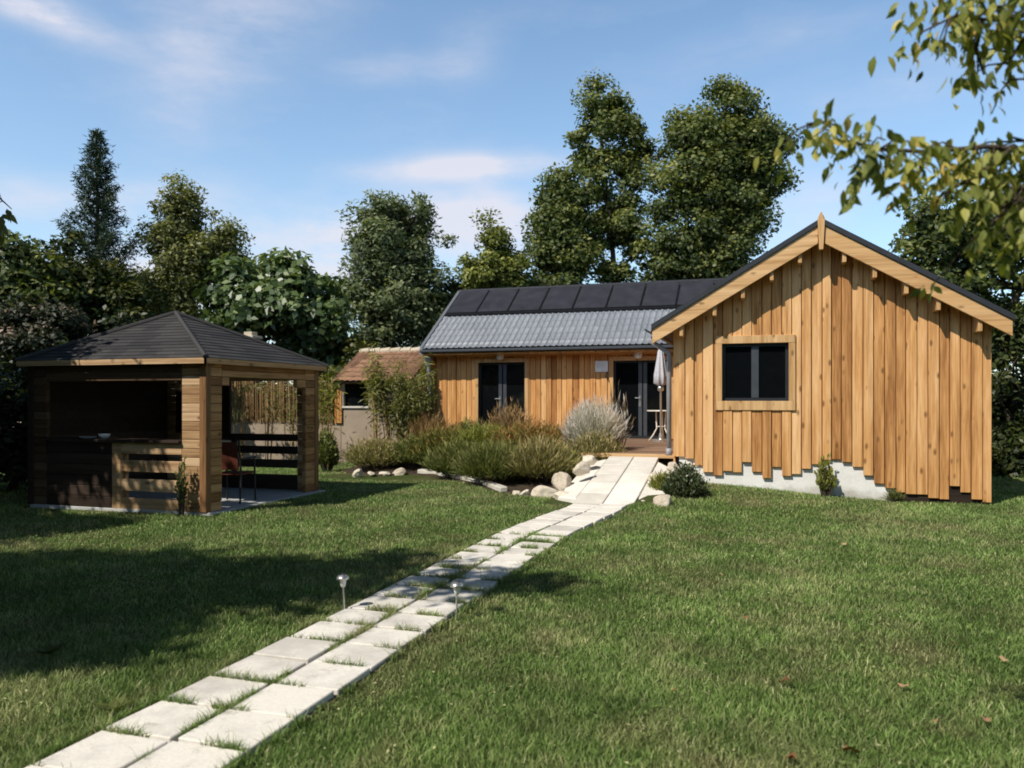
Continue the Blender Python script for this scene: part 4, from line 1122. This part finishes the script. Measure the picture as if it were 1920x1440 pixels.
Tc = np.concatenate([np.clip(.30+.15*RNG.normal(size=k1), 0, .7), np.full(k2, 1.0)])
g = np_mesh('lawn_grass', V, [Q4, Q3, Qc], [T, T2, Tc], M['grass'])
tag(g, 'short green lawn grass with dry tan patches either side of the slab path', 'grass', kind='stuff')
# broad weeds at the lower left of the path
for (u, v, lab, sd) in ((215, 1338, 'broad leaved weed in the grass beside the near left slabs', 1), (95, 1230, 'flat weed rosette far left in the near lawn', 2)):
    p = ground(u, v); k = 9
    a = np.arange(k)*2*np.pi/k + RNG.random(k)*.5
    D = np.stack([np.cos(a), np.sin(a), .35+.5*RNG.random(k)], 1); P0 = np.tile(np.array([p.x, p.y, .01]), (k, 1))
    V, Q = leaves(P0, D, np.tile(np.array([0, 0, 1.]), (k, 1)), .09+.05*RNG.random(k), np.full(k, .045))
    r = thing('broadleaf_weed', lab, 'weed', (p.x, p.y, 0)); np_mesh('leaves', V, [Q], [.25+.25*RNG.random(k)], M['lf_green'], r)

# ------------------------------------------------------------------ bed plants
def bedp(u, v, d):
    p = spot(u, v, d); p.z = bed_z(p.x, p.y) - .02; return p
def bed_shrub(name, label, cat, u, vtop, hw, d, n, L, W, mat, **kw):
    p = bedp(u, 880, d); k = d/F; hw *= 1.0 if name == 'lavender' else 1.14; n = int(n*.8)
    ztop = EYE - (vtop-749)*k
    return shrub(name, label, cat, p, hw*k, hw*k*.85, max(.2, ztop-p.z), n, L, W, M[mat], **kw)
bed_shrub('low_shrub', 'low grey green shrub at the left end of the flower bed', 'shrub', 705, 826, 56, 17.9, 1600, .11, .018, 'lf_sage')
bed_shrub('low_shrub', 'grey green shrub below the bamboo, second from the bed left end', 'shrub', 775, 822, 52, 17.8, 1600, .12, .018, 'lf_green')
bed_shrub('bushy_shrub', 'olive green shrub in front of the orange grass', 'shrub', 838, 806, 66, 17.6, 2400, .13, .02, 'lf_rust', tipbias=-.05)
bed_shrub('bushy_shrub', 'yellow green feathery shrub in the middle of the bed', 'shrub', 912, 803, 66, 16.7, 2400, .14, .018, 'lf_yellow', tipbias=-.1)
bed_shrub('bushy_shrub', 'wide shrub with rusty brown top beside the pale lavender', 'shrub', 1005, 800, 88, 16.2, 3200, .14, .018, 'lf_rust', tipbias=.10)
bed_shrub('spiky_shrub', 'green spiky shrub spilling over the curved kerb', 'shrub', 930, 838, 68, 14.65, 2000, .17, .016, 'lf_green', upright=.7)
bed_shrub('spiky_shrub', 'green spiky shrub behind the largest boulder', 'shrub', 1014, 834, 62, 14.3, 2000, .17, .016, 'lf_sage', upright=.7)
bed_shrub('spiky_shrub', 'dark green shrub behind the start of the curved kerb', 'shrub', 862, 834, 60, 16.1, 1600, .14, .018, 'lf_green', upright=.5)
bed_shrub('dry_grass', 'feathery orange dry grass below the left corner of the house', 'grass clump', 802, 776, 40, 18.6, 900, .22, .012, 'lf_orange', upright=.9)
bed_shrub('flowering_plant', 'rusty seed heads in front of the left glazed door', 'plant', 955, 760, 48, 17.4, 500, .15, .014, 'lf_orange', upright=.9)
bed_shrub('lavender', 'round pale grey lavender bush left of the ramp top', 'lavender', 1112, 762, 55, 15.5, 3000, .17, .011, 'lf_lav', upright=.8, leanout=.8, tipbias=.2, spread=.8)
bed_shrub('feathery_grass', 'sparse pale plumes leaning over the deck beside the lavender', 'grass clump', 1158, 728, 28, 16.0, 70, .22, .02, 'lf_lav', upright=1.2, leanout=.85, leafy=4, tipbias=.2)
bed_shrub('low_shrub', 'dull green undergrowth below the pale lavender', 'shrub', 1118, 812, 48, 15.0, 900, .10, .018, 'lf_sage')
bed_shrub('small_plant', 'bright yellow green plant between two boulders left of the ramp', 'plant', 1068, 850, 14, 14.2, 120, .10, .03, 'lf_yellow', tipbias=.2)
bed_shrub('small_plant', 'dark low plant under the left glazed door', 'plant', 880, 790, 40, 18.6, 600, .12, .02, 'lf_dark')
p = ground(1281, 950); shrub('flowering_shrub', 'round dark shrub with tiny white flowers by the house corner', 'shrub', p+Vector((0, .25, .02)), .33, .30, .56, 1500, .045, .026, M['lf_white'])
p = ground(1240, 935, .05); shrub('small_plant', 'olive green plant between the ramp and the white dotted shrub', 'plant', p+Vector((0, .22, 0)), .22, .2, .36, 420, .09, .014, M['lf_yellow'])
p = on_y(1548, 935, GY_-.16); p.z = float(gz(p.x, p.y)); shrub('climbing_weed', 'thin leafy weed growing against the white plinth', 'plant', p, .16, .08, .62, 55, .085, .04, M['lf_yellow'], leafy=6)
p = on_y(1678, 935, GY_-.12); p.z = float(gz(p.x, p.y)); shrub('grass_tuft', 'tuft of taller grass at the foot of the boards', 'grass clump', p, .12, .06, .16, 60, .1, .01, M['lf_green'])
p = ground(612, 882, -.05); shrub('small_shrub', 'small dark shrub beside the right post of the pavilion', 'shrub', p, .28, .28, .85, 420, .09, .05, M['lf_dark'], leafy=6)
p = on_y(341, 900, PYF-.15); p.z = 0; shrub('creeping_plant', 'leafy creeper in front of the pavilion slatted wall', 'plant', p, .10, .05, .85, 22, .075, .035, M['lf_green'], leafy=6)

def bamboo(label, u, vtop, hw, d, ncane, nleaf, mat, cane_tint, z=.1):
    p = spot(u, 800, d); p.z = z; k = d/F
    r = thing('bamboo', label, 'bamboo', p); H_ = EYE - (vtop-749)*k - z
    Ps = []; Ds = []; m = MB()
    for i in range(ncane):
        a = random.uniform(0, 6.28); q = random.random()**.5; e = Vector((math.cos(a)*hw*k*q, math.sin(a)*hw*k*q*.6, 0)); h = H_*random.uniform(.6, 1.05)
        b = p + e*.45; t = p + e*1.15 + Vector((0, 0, h)); mid = b.lerp(t, .6) + Vector((-e.x*.15, 0, .12*h))
        m.tube([b, mid, t], [.012, .010, .004], 5, cane_tint, False)
        nl = nleaf//ncane
        f = .22 + .78*np.sqrt(RNG.random(nl))
        B_, M_, T_ = map(np.array, (b, mid, t))
        P = ((1-f)**2)[:, None]*B_ + (2*f*(1-f))[:, None]*M_ + (f**2)[:, None]*T_
        P += RNG.normal(size=(nl, 3))*np.array([.10, .10, .05])
        D = rnd_dir(nl); D[:, 2] = D[:, 2]*.5 - .35
        Ps.append(P); Ds.append(D)
    P = np.concatenate(Ps); D = np.concatenate(Ds); nn = len(P)
    N = rnd_dir(nn); N[:, 2] += 1
    V, Q = leaves(P, D, N, .13+.09*RNG.random(nn), np.full(nn, .028))
    np_mesh('foliage', V, [Q], [np.clip(RNG.normal(size=nn)*.22+.5, 0, 1)], M[mat], r); m.build('canes', M['cane'], r)
bamboo('bushy green bamboo clump in front of the tiled shed', 750, 696, 60, 18.9, 34, 4200, 'lf_olive', .5)
bamboo('tall thin yellow bamboo rising in front of the shed roof', 706, 640, 16, 18.8, 6, 420, 'lf_yellow', .9)
bamboo('yellow green bamboo arching over the right side of the shed roof', 770, 668, 30, 19.3, 8, 500, 'lf_yellow', .8)
bamboo('bamboo shoots in front of the reed fence, right of the pavilion', 614, 690, 22, 19.2, 9, 600, 'lf_yellow', .7, 0)
for u, vt, lab in ((452, 690, 'leafy bamboo poking over the reed fence behind the pavilion opening'), (500, 695, 'thin bamboo in front of the middle of the reed fence'), (545, 700, 'bamboo stems near the dark pavilion bracket')):
    bamboo(lab, u, vt, 24, 20.6, 6, 170, 'lf_olive', .7, 0)
p = on_y(808, 790, WY-.15); p.z = .3; shrub('climbing_vine', 'dark vine climbing the left corner of the house by the zinc pipe', 'plant', p, .16, .1, 2.0, 420, .09, .05, M['lf_dark'], leafy=8, leanout=.3)

# ------------------------------------------------------------------ trees
def bp(u, d): q = spot(u, 749, d); return (q.x, q.y, -.1)
BG = 'trees behind the garden'
def conifer(label, u, vtop, d, hw, vbase):
    p = Vector(bp(u, d)); k = d/F; top = EYE - (vtop-749)*k; zb_ = EYE - (vbase-749)*k
    r = thing('spruce_tree', label, 'tree', p, BG); m = MB()
    m.tube([p, p+Vector((.05, 0, top*.5)), (p.x, p.y, top)], [.2, .11, .015], 8, .4)
    Ps = []; Ds = []; nb = 120
    for i in range(nb):
        f = (i+random.random())/nb; z = zb_ + (top-zb_)*f; ln = hw*k*(1-f)**.95*random.uniform(.7, 1.25) + .06
        a = i*2.4 + random.uniform(-.4, .4); e = Vector((math.cos(a), math.sin(a), 0))
        b = Vector((p.x, p.y, z)); t = b + e*ln + Vector((0, 0, ln*(.30+.35*f))); mid = b.lerp(t, .55) + Vector((0, 0, -.20*ln))
        m.tube([b, mid, t], [.025, .016, .005], 4, .3, False)
        nl = int(26 + 150*ln)
        g = RNG.random(nl)**.7; B_, M_, T_ = map(np.array, (b, mid, t))
        P = ((1-g)**2)[:, None]*B_ + (2*g*(1-g))[:, None]*M_ + (g**2)[:, None]*T_
        P += RNG.normal(size=(nl, 3))*(.055+.04*ln)*np.array([1, 1, .7]); D = rnd_dir(nl)*.7 + np.array(e)*.5; D[:, 2] += .12 - .25*RNG.random(nl)
        Ps.append(P); Ds.append(D)
    P = np.concatenate(Ps); D = np.concatenate(Ds); nn = len(P)
    V, Q = leaves(P, D, rnd_dir(nn), .13+.10*RNG.random(nn), np.full(nn, .034))
    np_mesh('crown', V, [Q], [np.clip(RNG.normal(size=nn)*.2+.25, 0, 1)], M['lf_spruce'], r); m.build('trunk', M['bark'], r)
conifer('dark spruce with open spiky branches behind the pavilion', 182, 246, 27, 96, 640)

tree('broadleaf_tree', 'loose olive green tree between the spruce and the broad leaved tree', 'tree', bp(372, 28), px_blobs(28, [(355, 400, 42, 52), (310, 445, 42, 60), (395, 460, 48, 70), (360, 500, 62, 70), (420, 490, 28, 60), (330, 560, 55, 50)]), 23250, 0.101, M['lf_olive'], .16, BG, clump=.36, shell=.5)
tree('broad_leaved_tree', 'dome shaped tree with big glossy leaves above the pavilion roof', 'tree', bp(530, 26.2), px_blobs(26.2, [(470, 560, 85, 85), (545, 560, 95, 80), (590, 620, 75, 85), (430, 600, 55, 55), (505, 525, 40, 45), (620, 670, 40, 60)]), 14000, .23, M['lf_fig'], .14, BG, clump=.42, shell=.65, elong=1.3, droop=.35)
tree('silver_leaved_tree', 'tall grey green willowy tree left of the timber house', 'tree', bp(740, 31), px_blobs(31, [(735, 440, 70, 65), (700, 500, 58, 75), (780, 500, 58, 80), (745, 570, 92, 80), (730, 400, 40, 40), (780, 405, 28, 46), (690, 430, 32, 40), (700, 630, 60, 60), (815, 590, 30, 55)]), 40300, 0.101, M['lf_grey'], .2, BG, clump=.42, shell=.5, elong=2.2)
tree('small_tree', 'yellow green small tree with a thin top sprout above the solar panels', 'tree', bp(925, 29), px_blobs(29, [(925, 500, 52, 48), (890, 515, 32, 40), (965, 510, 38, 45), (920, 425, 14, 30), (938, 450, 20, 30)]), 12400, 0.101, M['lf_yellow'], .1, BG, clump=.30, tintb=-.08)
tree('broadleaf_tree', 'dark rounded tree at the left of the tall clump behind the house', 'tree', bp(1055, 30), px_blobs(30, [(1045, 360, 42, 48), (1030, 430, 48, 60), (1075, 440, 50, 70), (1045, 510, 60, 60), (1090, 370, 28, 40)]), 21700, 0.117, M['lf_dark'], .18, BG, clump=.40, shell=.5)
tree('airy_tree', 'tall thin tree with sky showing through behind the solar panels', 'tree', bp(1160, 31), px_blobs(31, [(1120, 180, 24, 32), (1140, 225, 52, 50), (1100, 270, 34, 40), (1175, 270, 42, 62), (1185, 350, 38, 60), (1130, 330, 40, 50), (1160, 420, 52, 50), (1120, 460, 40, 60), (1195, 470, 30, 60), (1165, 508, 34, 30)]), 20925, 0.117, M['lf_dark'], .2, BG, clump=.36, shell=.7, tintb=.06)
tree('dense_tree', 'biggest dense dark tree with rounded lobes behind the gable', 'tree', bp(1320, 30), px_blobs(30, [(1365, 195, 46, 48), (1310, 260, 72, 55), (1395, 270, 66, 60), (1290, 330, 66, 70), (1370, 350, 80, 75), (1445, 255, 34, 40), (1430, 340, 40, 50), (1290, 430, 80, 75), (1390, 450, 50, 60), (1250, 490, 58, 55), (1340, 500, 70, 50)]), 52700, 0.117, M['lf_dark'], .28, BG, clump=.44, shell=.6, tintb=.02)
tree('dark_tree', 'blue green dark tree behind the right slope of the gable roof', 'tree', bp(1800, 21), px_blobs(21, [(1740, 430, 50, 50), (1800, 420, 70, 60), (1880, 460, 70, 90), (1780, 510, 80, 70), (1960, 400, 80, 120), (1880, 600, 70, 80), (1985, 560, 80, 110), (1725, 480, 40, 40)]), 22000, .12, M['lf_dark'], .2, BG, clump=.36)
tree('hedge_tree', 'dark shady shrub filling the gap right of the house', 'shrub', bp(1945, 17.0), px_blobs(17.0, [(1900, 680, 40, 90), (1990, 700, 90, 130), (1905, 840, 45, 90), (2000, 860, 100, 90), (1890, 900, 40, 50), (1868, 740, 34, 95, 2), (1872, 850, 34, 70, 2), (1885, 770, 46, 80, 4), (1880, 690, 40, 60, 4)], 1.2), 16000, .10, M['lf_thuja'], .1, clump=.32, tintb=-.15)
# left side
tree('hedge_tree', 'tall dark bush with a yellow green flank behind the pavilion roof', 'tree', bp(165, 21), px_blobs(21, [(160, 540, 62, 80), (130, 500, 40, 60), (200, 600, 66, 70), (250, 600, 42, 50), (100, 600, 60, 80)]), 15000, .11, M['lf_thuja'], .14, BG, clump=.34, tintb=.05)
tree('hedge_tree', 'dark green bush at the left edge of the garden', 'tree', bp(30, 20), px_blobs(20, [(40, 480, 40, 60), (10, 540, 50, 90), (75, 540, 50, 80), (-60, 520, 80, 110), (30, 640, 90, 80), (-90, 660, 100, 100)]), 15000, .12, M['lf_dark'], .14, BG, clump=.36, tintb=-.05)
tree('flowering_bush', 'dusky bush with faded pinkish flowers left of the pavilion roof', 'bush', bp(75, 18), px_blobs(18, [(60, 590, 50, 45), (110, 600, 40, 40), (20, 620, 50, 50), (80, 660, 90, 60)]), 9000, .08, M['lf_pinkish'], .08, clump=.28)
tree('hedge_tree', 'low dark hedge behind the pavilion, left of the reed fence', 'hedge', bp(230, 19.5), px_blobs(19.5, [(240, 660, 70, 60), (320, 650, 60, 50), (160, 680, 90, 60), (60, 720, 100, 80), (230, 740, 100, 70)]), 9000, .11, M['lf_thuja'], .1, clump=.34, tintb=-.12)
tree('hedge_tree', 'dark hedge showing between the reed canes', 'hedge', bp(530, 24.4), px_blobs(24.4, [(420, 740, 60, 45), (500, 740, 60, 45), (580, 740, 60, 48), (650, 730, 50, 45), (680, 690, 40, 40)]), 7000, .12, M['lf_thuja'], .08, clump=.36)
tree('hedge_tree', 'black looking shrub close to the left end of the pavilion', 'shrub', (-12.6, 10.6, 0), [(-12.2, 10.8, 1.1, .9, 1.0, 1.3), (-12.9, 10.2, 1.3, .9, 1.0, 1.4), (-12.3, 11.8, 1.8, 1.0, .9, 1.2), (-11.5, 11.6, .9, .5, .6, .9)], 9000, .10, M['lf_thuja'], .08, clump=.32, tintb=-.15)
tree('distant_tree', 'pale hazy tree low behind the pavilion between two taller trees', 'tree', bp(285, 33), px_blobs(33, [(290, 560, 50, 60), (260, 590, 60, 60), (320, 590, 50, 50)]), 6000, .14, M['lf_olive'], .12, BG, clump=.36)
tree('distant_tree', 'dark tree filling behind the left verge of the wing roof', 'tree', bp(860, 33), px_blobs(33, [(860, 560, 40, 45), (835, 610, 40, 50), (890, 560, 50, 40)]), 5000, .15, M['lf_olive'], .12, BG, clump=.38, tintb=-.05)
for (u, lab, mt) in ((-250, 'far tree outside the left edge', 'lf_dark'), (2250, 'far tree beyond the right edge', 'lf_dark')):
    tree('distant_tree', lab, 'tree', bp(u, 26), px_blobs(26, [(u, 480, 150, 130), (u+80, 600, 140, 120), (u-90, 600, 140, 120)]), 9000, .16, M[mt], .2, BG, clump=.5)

# shade trees standing outside the frame, left of the camera
tree('shade_tree', 'leafy tree left of the lawn whose low branch reaches the picture edge', 'tree', (-9.3, .2, 0),
     [(-7.9, .5, 6.0, 1.5, 1.3, 1.3), (-6.7, 1.55, 6.1, 1.05, .8, .85), (-5.2, 1.9, 6.0, .7, .36, .35), (-9.4, .7, 5.8, 1.5, 1.4, 1.4), (-7.6, -.7, 6.1, 1.3, 1.2, 1.2), (-11.8, 2.6, 5.4, 1.3, 1.3, 1.2)],
     26000, .13, M['lf_olive'], .18, clump=.38, shell=.4)
tree('shade_tree', 'spreading tree left of the pavilion that dapples its front', 'tree', (-13.8, 5.4, 0),
     [(-11.8, 5.9, 5.0, .85, .85, .8), (-11.2, 4.4, 5.0, 1.1, .65, .7), (-12.8, 6.0, 5.6, 1.3, 1.4, 1.3), (-13.6, 7.0, 4.4, 1.4, 1.4, 1.4), (-12.6, 7.4, 3.4, .9, .8, .9), (-12.9, 4.3, 4.6, 1.2, 1.1, 1.1), (-12.5, 6.8, 4.6, 1.0, .9, 1.1)],
     15000, .13, M['lf_olive'], .18, clump=.34, shell=.45)
tree('shade_tree', 'thin leaved tree whose branches spot the pavilion roof with light', 'tree', (-13.0, 3.9, 0),
     [(-11.3, 7.3, 5.1, 1.0, .8, .5), (-10.3, 5.9, 5.2, .75, .5, .5), (-10.7, 4.9, 5.5, .8, .6, .5)],
     1050, .10, M['lf_olive'], .10, clump=.18, shell=.4, clumps=66)

# unseen trees added around the viewer to block sky light and darken window reflections
Ps = []; Ns = []
for k in range(15):
    a = math.radians(100 + 160*k/14 + random.uniform(-4, 4)); R_ = random.uniform(11, 13.5)
    x, y = world(R_*math.cos(a), R_*math.sin(a)); hh = random.uniform(7, 8.6)
    m_ = 3000
    q = rnd_dir(m_)*(RNG.random((m_, 1))**.35); P = np.array([x, y, hh*.52]) + q*np.array([2.9, 2.9, hh*.5]); Ps.append(P); Ns.append(q)
for k in range(9):
    f = k/8; x, y, hh = -15.2 - 1.2*(1-f) , -8 + 17*f, random.uniform(5.2, 6.4)
    m_ = 2600; q = rnd_dir(m_)*(RNG.random((m_, 1))**.35); Ps.append(np.array([x, y, hh*.5]) + q*np.array([1.5, 1.7, hh*.5])); Ns.append(q)
P = np.concatenate(Ps); N = np.concatenate(Ns) + RNG.normal(size=(len(P), 3))*.4
V, Q = leaves(P, rnd_dir(len(P)), N, .30+.25*RNG.random(len(P)), .22+.15*RNG.random(len(P)))
o = np_mesh('sky_blocker_trees', V, [Q], [np.clip(RNG.normal(size=len(P))*.2+.45, 0, 1)], M['lf_dark'])
tag(o, 'unseen trees added behind and left of the viewer to block sky light', 'trees', kind='stuff')

# near maple: branches with hanging leaves
def hanging_tree(label, base, paths, leaf, perm, mat, trunk_pts, trunk_r, spread=.115):
    r = thing('maple_tree', label, 'tree', base); m = MB(); Ps = []; Ds = []; Ts = []
    m.tube(trunk_pts, [trunk_r*(1-.6*i/(len(trunk_pts)-1)) for i in range(len(trunk_pts))], 10, .5)
    for path, w in paths:
        pts = [Vector(p) for p in path]
        m.tube(pts, [.012*(1-.75*i/(len(pts)-1)) for i in range(len(pts))], 6, .5, False)
        for a, b in zip(pts[:-1], pts[1:]):
            ln = (b-a).length; k = int(perm*ln*w)
            f = RNG.random(k)
            P = np.array(a)[None]*(1-f[:, None]) + np.array(b)[None]*f[:, None]
            off = RNG.normal(size=(k, 3))*spread*.86*w*np.array([1, 1, .55]); off[:, 2] -= spread*.5*w
            # sprigs of leaves
            for j in range(k):
                q = P[j] + off[j]
                if RNG.random() < .5: m.tube([P[j], (P[j]+q)/2 + np.array([0, 0, .02]), q], [.004, .003, .002], 4, .4, False)
                nl = RNG.integers(4, 8)
                Pq = np.tile(q, (nl, 1)) + RNG.normal(size=(nl, 3))*.025
                D = rnd_dir(nl)*.62; D[:, 2] -= .75
                Ps.append(Pq); Ds.append(D); Ts.append(np.clip(RNG.normal(size=nl)*.22 + .52 + RNG.normal()*.1, 0, 1))
    P = np.concatenate(Ps); D = np.concatenate(Ds); n = len(P); N = rnd_dir(n); N[:, 1] -= .6; N[:, 2] += .4
    D = unit(D); S = unit(np.cross(D, N)); Nn = np.cross(S, D)
    L = (leaf*(.6+.6*RNG.random(n)))[:, None]; W = L*(.42+.12*RNG.random((n, 1)))
    b = np.stack([P, P+D*L*.3+S*W*.42+Nn*W*.12, P+D*L*.6+S*W*.38+Nn*W*.06, P+D*L-Nn*L*.14, P+D*L*.6-S*W*.38+Nn*W*.06, P+D*L*.3-S*W*.42+Nn*W*.12, P+D*L*.3, P+D*L*.62-Nn*L*.03], 1)
    i = np.arange(n)*8
    Q1 = np.stack([i, i+1, i+6], 1); Q2 = np.stack([i, i+6, i+5], 1)
    Q3 = np.stack([i+1, i+2, i+7, i+6], 1); Q4 = np.stack([i+6, i+7, i+4, i+5], 1); Q5 = np.stack([i+2, i+3, i+7], 1); Q6 = np.stack([i+7, i+3, i+4], 1)
    T = np.concatenate(Ts)
    np_mesh('leaves', b.reshape(-1, 3), [Q1, Q2, Q3, Q4, Q5, Q6], [T, T-.05, T, T-.05, T, T-.05], M[mat], r)
    m.build('trunk', M['bark'], r, smooth=True)
DN = 3.2
def s_(u, v, d=DN): return spot(u, v, d*.86)
paths = [
    ([s_(2350, 330, 3.6), s_(2100, 300, 3.4), s_(1960, 285), s_(1850, 275), s_(1740, 285), s_(1650, 280), s_(1590, 265), s_(1545, 228), s_(1512, 232)], .75),
    ([s_(2000, 300), s_(1930, 340), s_(1880, 400), s_(1850, 430)], 1.0),
    ([s_(1900, 275), s_(1840, 330), s_(1790, 350), s_(1770, 370)], .75),
    ([s_(2050, 330, 3.4), s_(1970, 370), s_(1935, 415), s_(1910, 430)], .8),
    ([s_(2000, 260, 3.3), s_(1940, 270, 3.3), s_(1890, 255, 3.3)], .7),
    ([s_(1640, 275), s_(1625, 310), s_(1612, 345)], .55),
    ([s_(2350, -60, 3.6), s_(2080, -40, 3.3), s_(1950, 25), s_(1860, 38), s_(1790, 30), s_(1725, 62)], .75),
    ([s_(2000, 0), s_(1930, 60), s_(1895, 110), s_(1895, 150)], .7),
    ([s_(1840, 36), s_(1830, 90), s_(1845, 140)], .55),
    ([s_(1900, -60), s_(1820, -20), s_(1760, 0)], .8),
]
tb = world(3.4, 3.3)
hanging_tree('maple with drooping yellow green leaves reaching in at the upper right', (tb[0], tb[1], 0), paths, .062, 108, 'lf_maple',
             [(tb[0], tb[1], -.1), (tb[0]+.05, tb[1], 1.2), s_(2350, 330, 3.6), s_(2350, -60, 3.6), s_(2300, -400, 3.8)], .12)
lp = [([spot(-300, 300, 5.6), spot(-90, 330, 5.7), spot(0, 372, 5.8), spot(22, 392, 5.8)], .6), ([spot(-200, 300, 5.7), spot(-60, 380, 5.8), spot(-10, 420, 5.8)], .6)]
tb2 = spot(-330, 749, 5.4)
hanging_tree('tree with a leaf cluster just entering at the left edge', (tb2.x, tb2.y, 0), lp, .12, 40, 'lf_olive',
             [(tb2.x, tb2.y, -.1), (tb2.x, tb2.y, 1.5), spot(-300, 300, 5.6), spot(-300, 0, 5.6)], .09)

# ------------------------------------------------------------------ sun, sky
EL = math.radians(47.5); AZ = math.radians(210)
sund = Vector((math.sin(AZ)*math.cos(EL), math.cos(AZ)*math.cos(EL), math.sin(EL)))
sl = bpy.data.lights.new('sun', 'SUN'); sl.energy = 5.0; sl.angle = math.radians(.55); sl.color = (1, .94, .84)
so = bpy.data.objects.new('sun', sl); C.objects.link(so); so.rotation_euler = (-sund).to_track_quat('-Z', 'Y').to_euler(); so.location = sund*50

w = bpy.data.worlds.new('World'); sc.world = w; w.use_nodes = True
nt = w.node_tree; bg = nt.nodes['Background']
sky = nd(nt, 'ShaderNodeTexSky', sky_type='NISHITA'); sky.sun_disc = False; sky.sun_elevation = EL; sky.sun_rotation = AZ
sky.air_density = 1.0; sky.dust_density = .6; sky.ozone_density = 1.6; sky.altitude = 200
tc = nd(nt, 'ShaderNodeTexCoord'); D = tc.outputs['Generated']
def vdot(v):
    n = nd(nt, 'ShaderNodeVectorMath', operation='DOT_PRODUCT'); nt.links.new(D, n.inputs[0]); n.inputs[1].default_value = v; return n.outputs['Value']
mp = nd(nt, 'ShaderNodeMapping'); nt.links.new(D, mp.inputs[0]); mp.inputs['Rotation'].default_value = (0, math.radians(18), math.radians(20)); mp.inputs['Scale'].default_value = (1.6, 1.6, 5.0)
wisp = noise_(nt, mp.outputs[0], 3.6, 9, .62)
mp2 = nd(nt, 'ShaderNodeMapping'); nt.links.new(D, mp2.inputs[0]); mp2.inputs['Scale'].default_value = (1, 1, 2.2)
puff = noise_(nt, mp2.outputs[0], 7, 7, .6)
cl = None
def dirv(u, v):
    return Vector((*world(1, (u-960)/F), -(v-749)/F)).normalized()
for (u, v, a, h, ang, st) in ((75, 20, 70, 22, -8, 1.9), (430, 60, 150, 75, 18, .58), (340, 190, 60, 110, -25, .42), (720, 132, 75, 20, 8, .55), (875, 100, 50, 45, 35, .45), (880, 312, 170, 20, 3, 1.25),
                              (610, 500, 90, 70, 0, 1.7), (900, 425, 150, 60, 0, 1.5), (300, 520, 120, 60, 0, 1.2), (60, 370, 90, 30, 0, .5), (330, 380, 150, 36, 8, .5), (250, 540, 120, 60, 0, .8), (1500, 390, 120, 50, 10, .55), (1400, 90, 150, 30, 5, .25), (1650, 170, 160, 40, -5, .25), (520, 420, 200, 40, 0, .35)):
    f = dirv(u, v); rt_ = Vector((0, 0, 1)).cross(f).normalized()*-1; up = rt_.cross(f)
    ca, sa = math.cos(math.radians(ang)), math.sin(math.radians(ang))
    A_ = rt_*ca + up*sa; B_ = up*ca - rt_*sa
    xa = mth(nt, 'MULTIPLY', vdot(A_), F/a); xb = mth(nt, 'MULTIPLY', vdot(B_), F/h)
    r2 = mth(nt, 'ADD', mth(nt, 'MULTIPLY', xa, xa), mth(nt, 'MULTIPLY', xb, xb))
    fr_ = mth(nt, 'GREATER_THAN', vdot(f), .3)
    g = mth(nt, 'MULTIPLY', mth(nt, 'MULTIPLY', mth(nt, 'EXPONENT', mth(nt, 'MULTIPLY', r2, -.9)), st), fr_)
    cl = g if cl is None else mth(nt, 'ADD', cl, g)
nz_w = mth(nt, 'ADD', mth(nt, 'MULTIPLY', wisp, .65), mth(nt, 'MULTIPLY', puff, .35))
nsh = ramp(nt, nz_w, [(.33, 0.0), (.62, 1.0)])
cloud = mth(nt, 'MULTIPLY', cl, nsh)
gen = ramp(nt, wisp, [(.50, 0.0), (.75, 1.0)])
zz = vdot((0, 0, 1))
hz_ = mth(nt, 'EXPONENT', mth(nt, 'MULTIPLY', mth(nt, 'MAXIMUM', zz, 0), -5.0))
cloud = mth(nt, 'ADD', cloud, mth(nt, 'MULTIPLY', gen, .10))
cloud = mth(nt, 'ADD', cloud, mth(nt, 'MULTIPLY', hz_, .42), clamp=True)
skyc = mixc(nt, sky.outputs[0], (1.70, 1.96, 1.96), 1.0, 'MULTIPLY')
colr = mixc(nt, skyc, (8.2, 8.1, 8.9), mth(nt, 'MULTIPLY', cloud, .85))
mr = nd(nt, 'ShaderNodeMapRange', interpolation_type='SMOOTHSTEP'); nt.links.new(zz, mr.inputs[0])
for i_, v_ in ((1, .45), (2, .66), (3, 1.0), (4, .13)): mr.inputs[i_].default_value = v_
zen = nd(nt, 'ShaderNodeCombineColor'); [nt.links.new(mr.outputs[0], zen.inputs[i_]) for i_ in range(3)]
colr = mixc(nt, colr, zen.outputs[0], 1.0, 'MULTIPLY')
nt.links.new(colr, bg.inputs[0]); bg.inputs[1].default_value = .10

# ------------------------------------------------------------------ camera
cam = bpy.data.cameras.new('camera'); co = bpy.data.objects.new('camera', cam); C.objects.link(co)
cam.sensor_width = 36; cam.lens = F/1920*36; cam.shift_y = 29/1920; cam.clip_end = 3000; cam.clip_start = .05
co.location = (0, 0, EYE); co.rotation_euler = (math.radians(90), 0, YAW)
cam.dof.use_dof = True; cam.dof.focus_distance = 9.0; cam.dof.aperture_fstop = 2.2
sc.camera = co
sc.view_settings.view_transform = 'Standard'; sc.view_settings.look = 'None'; sc.view_settings.exposure = 0
sc.render.engine = 'CYCLES'; sc.cycles.max_bounces = 6; sc.cycles.transparent_max_bounces = 4
sc.cycles.filter_width = 1.8
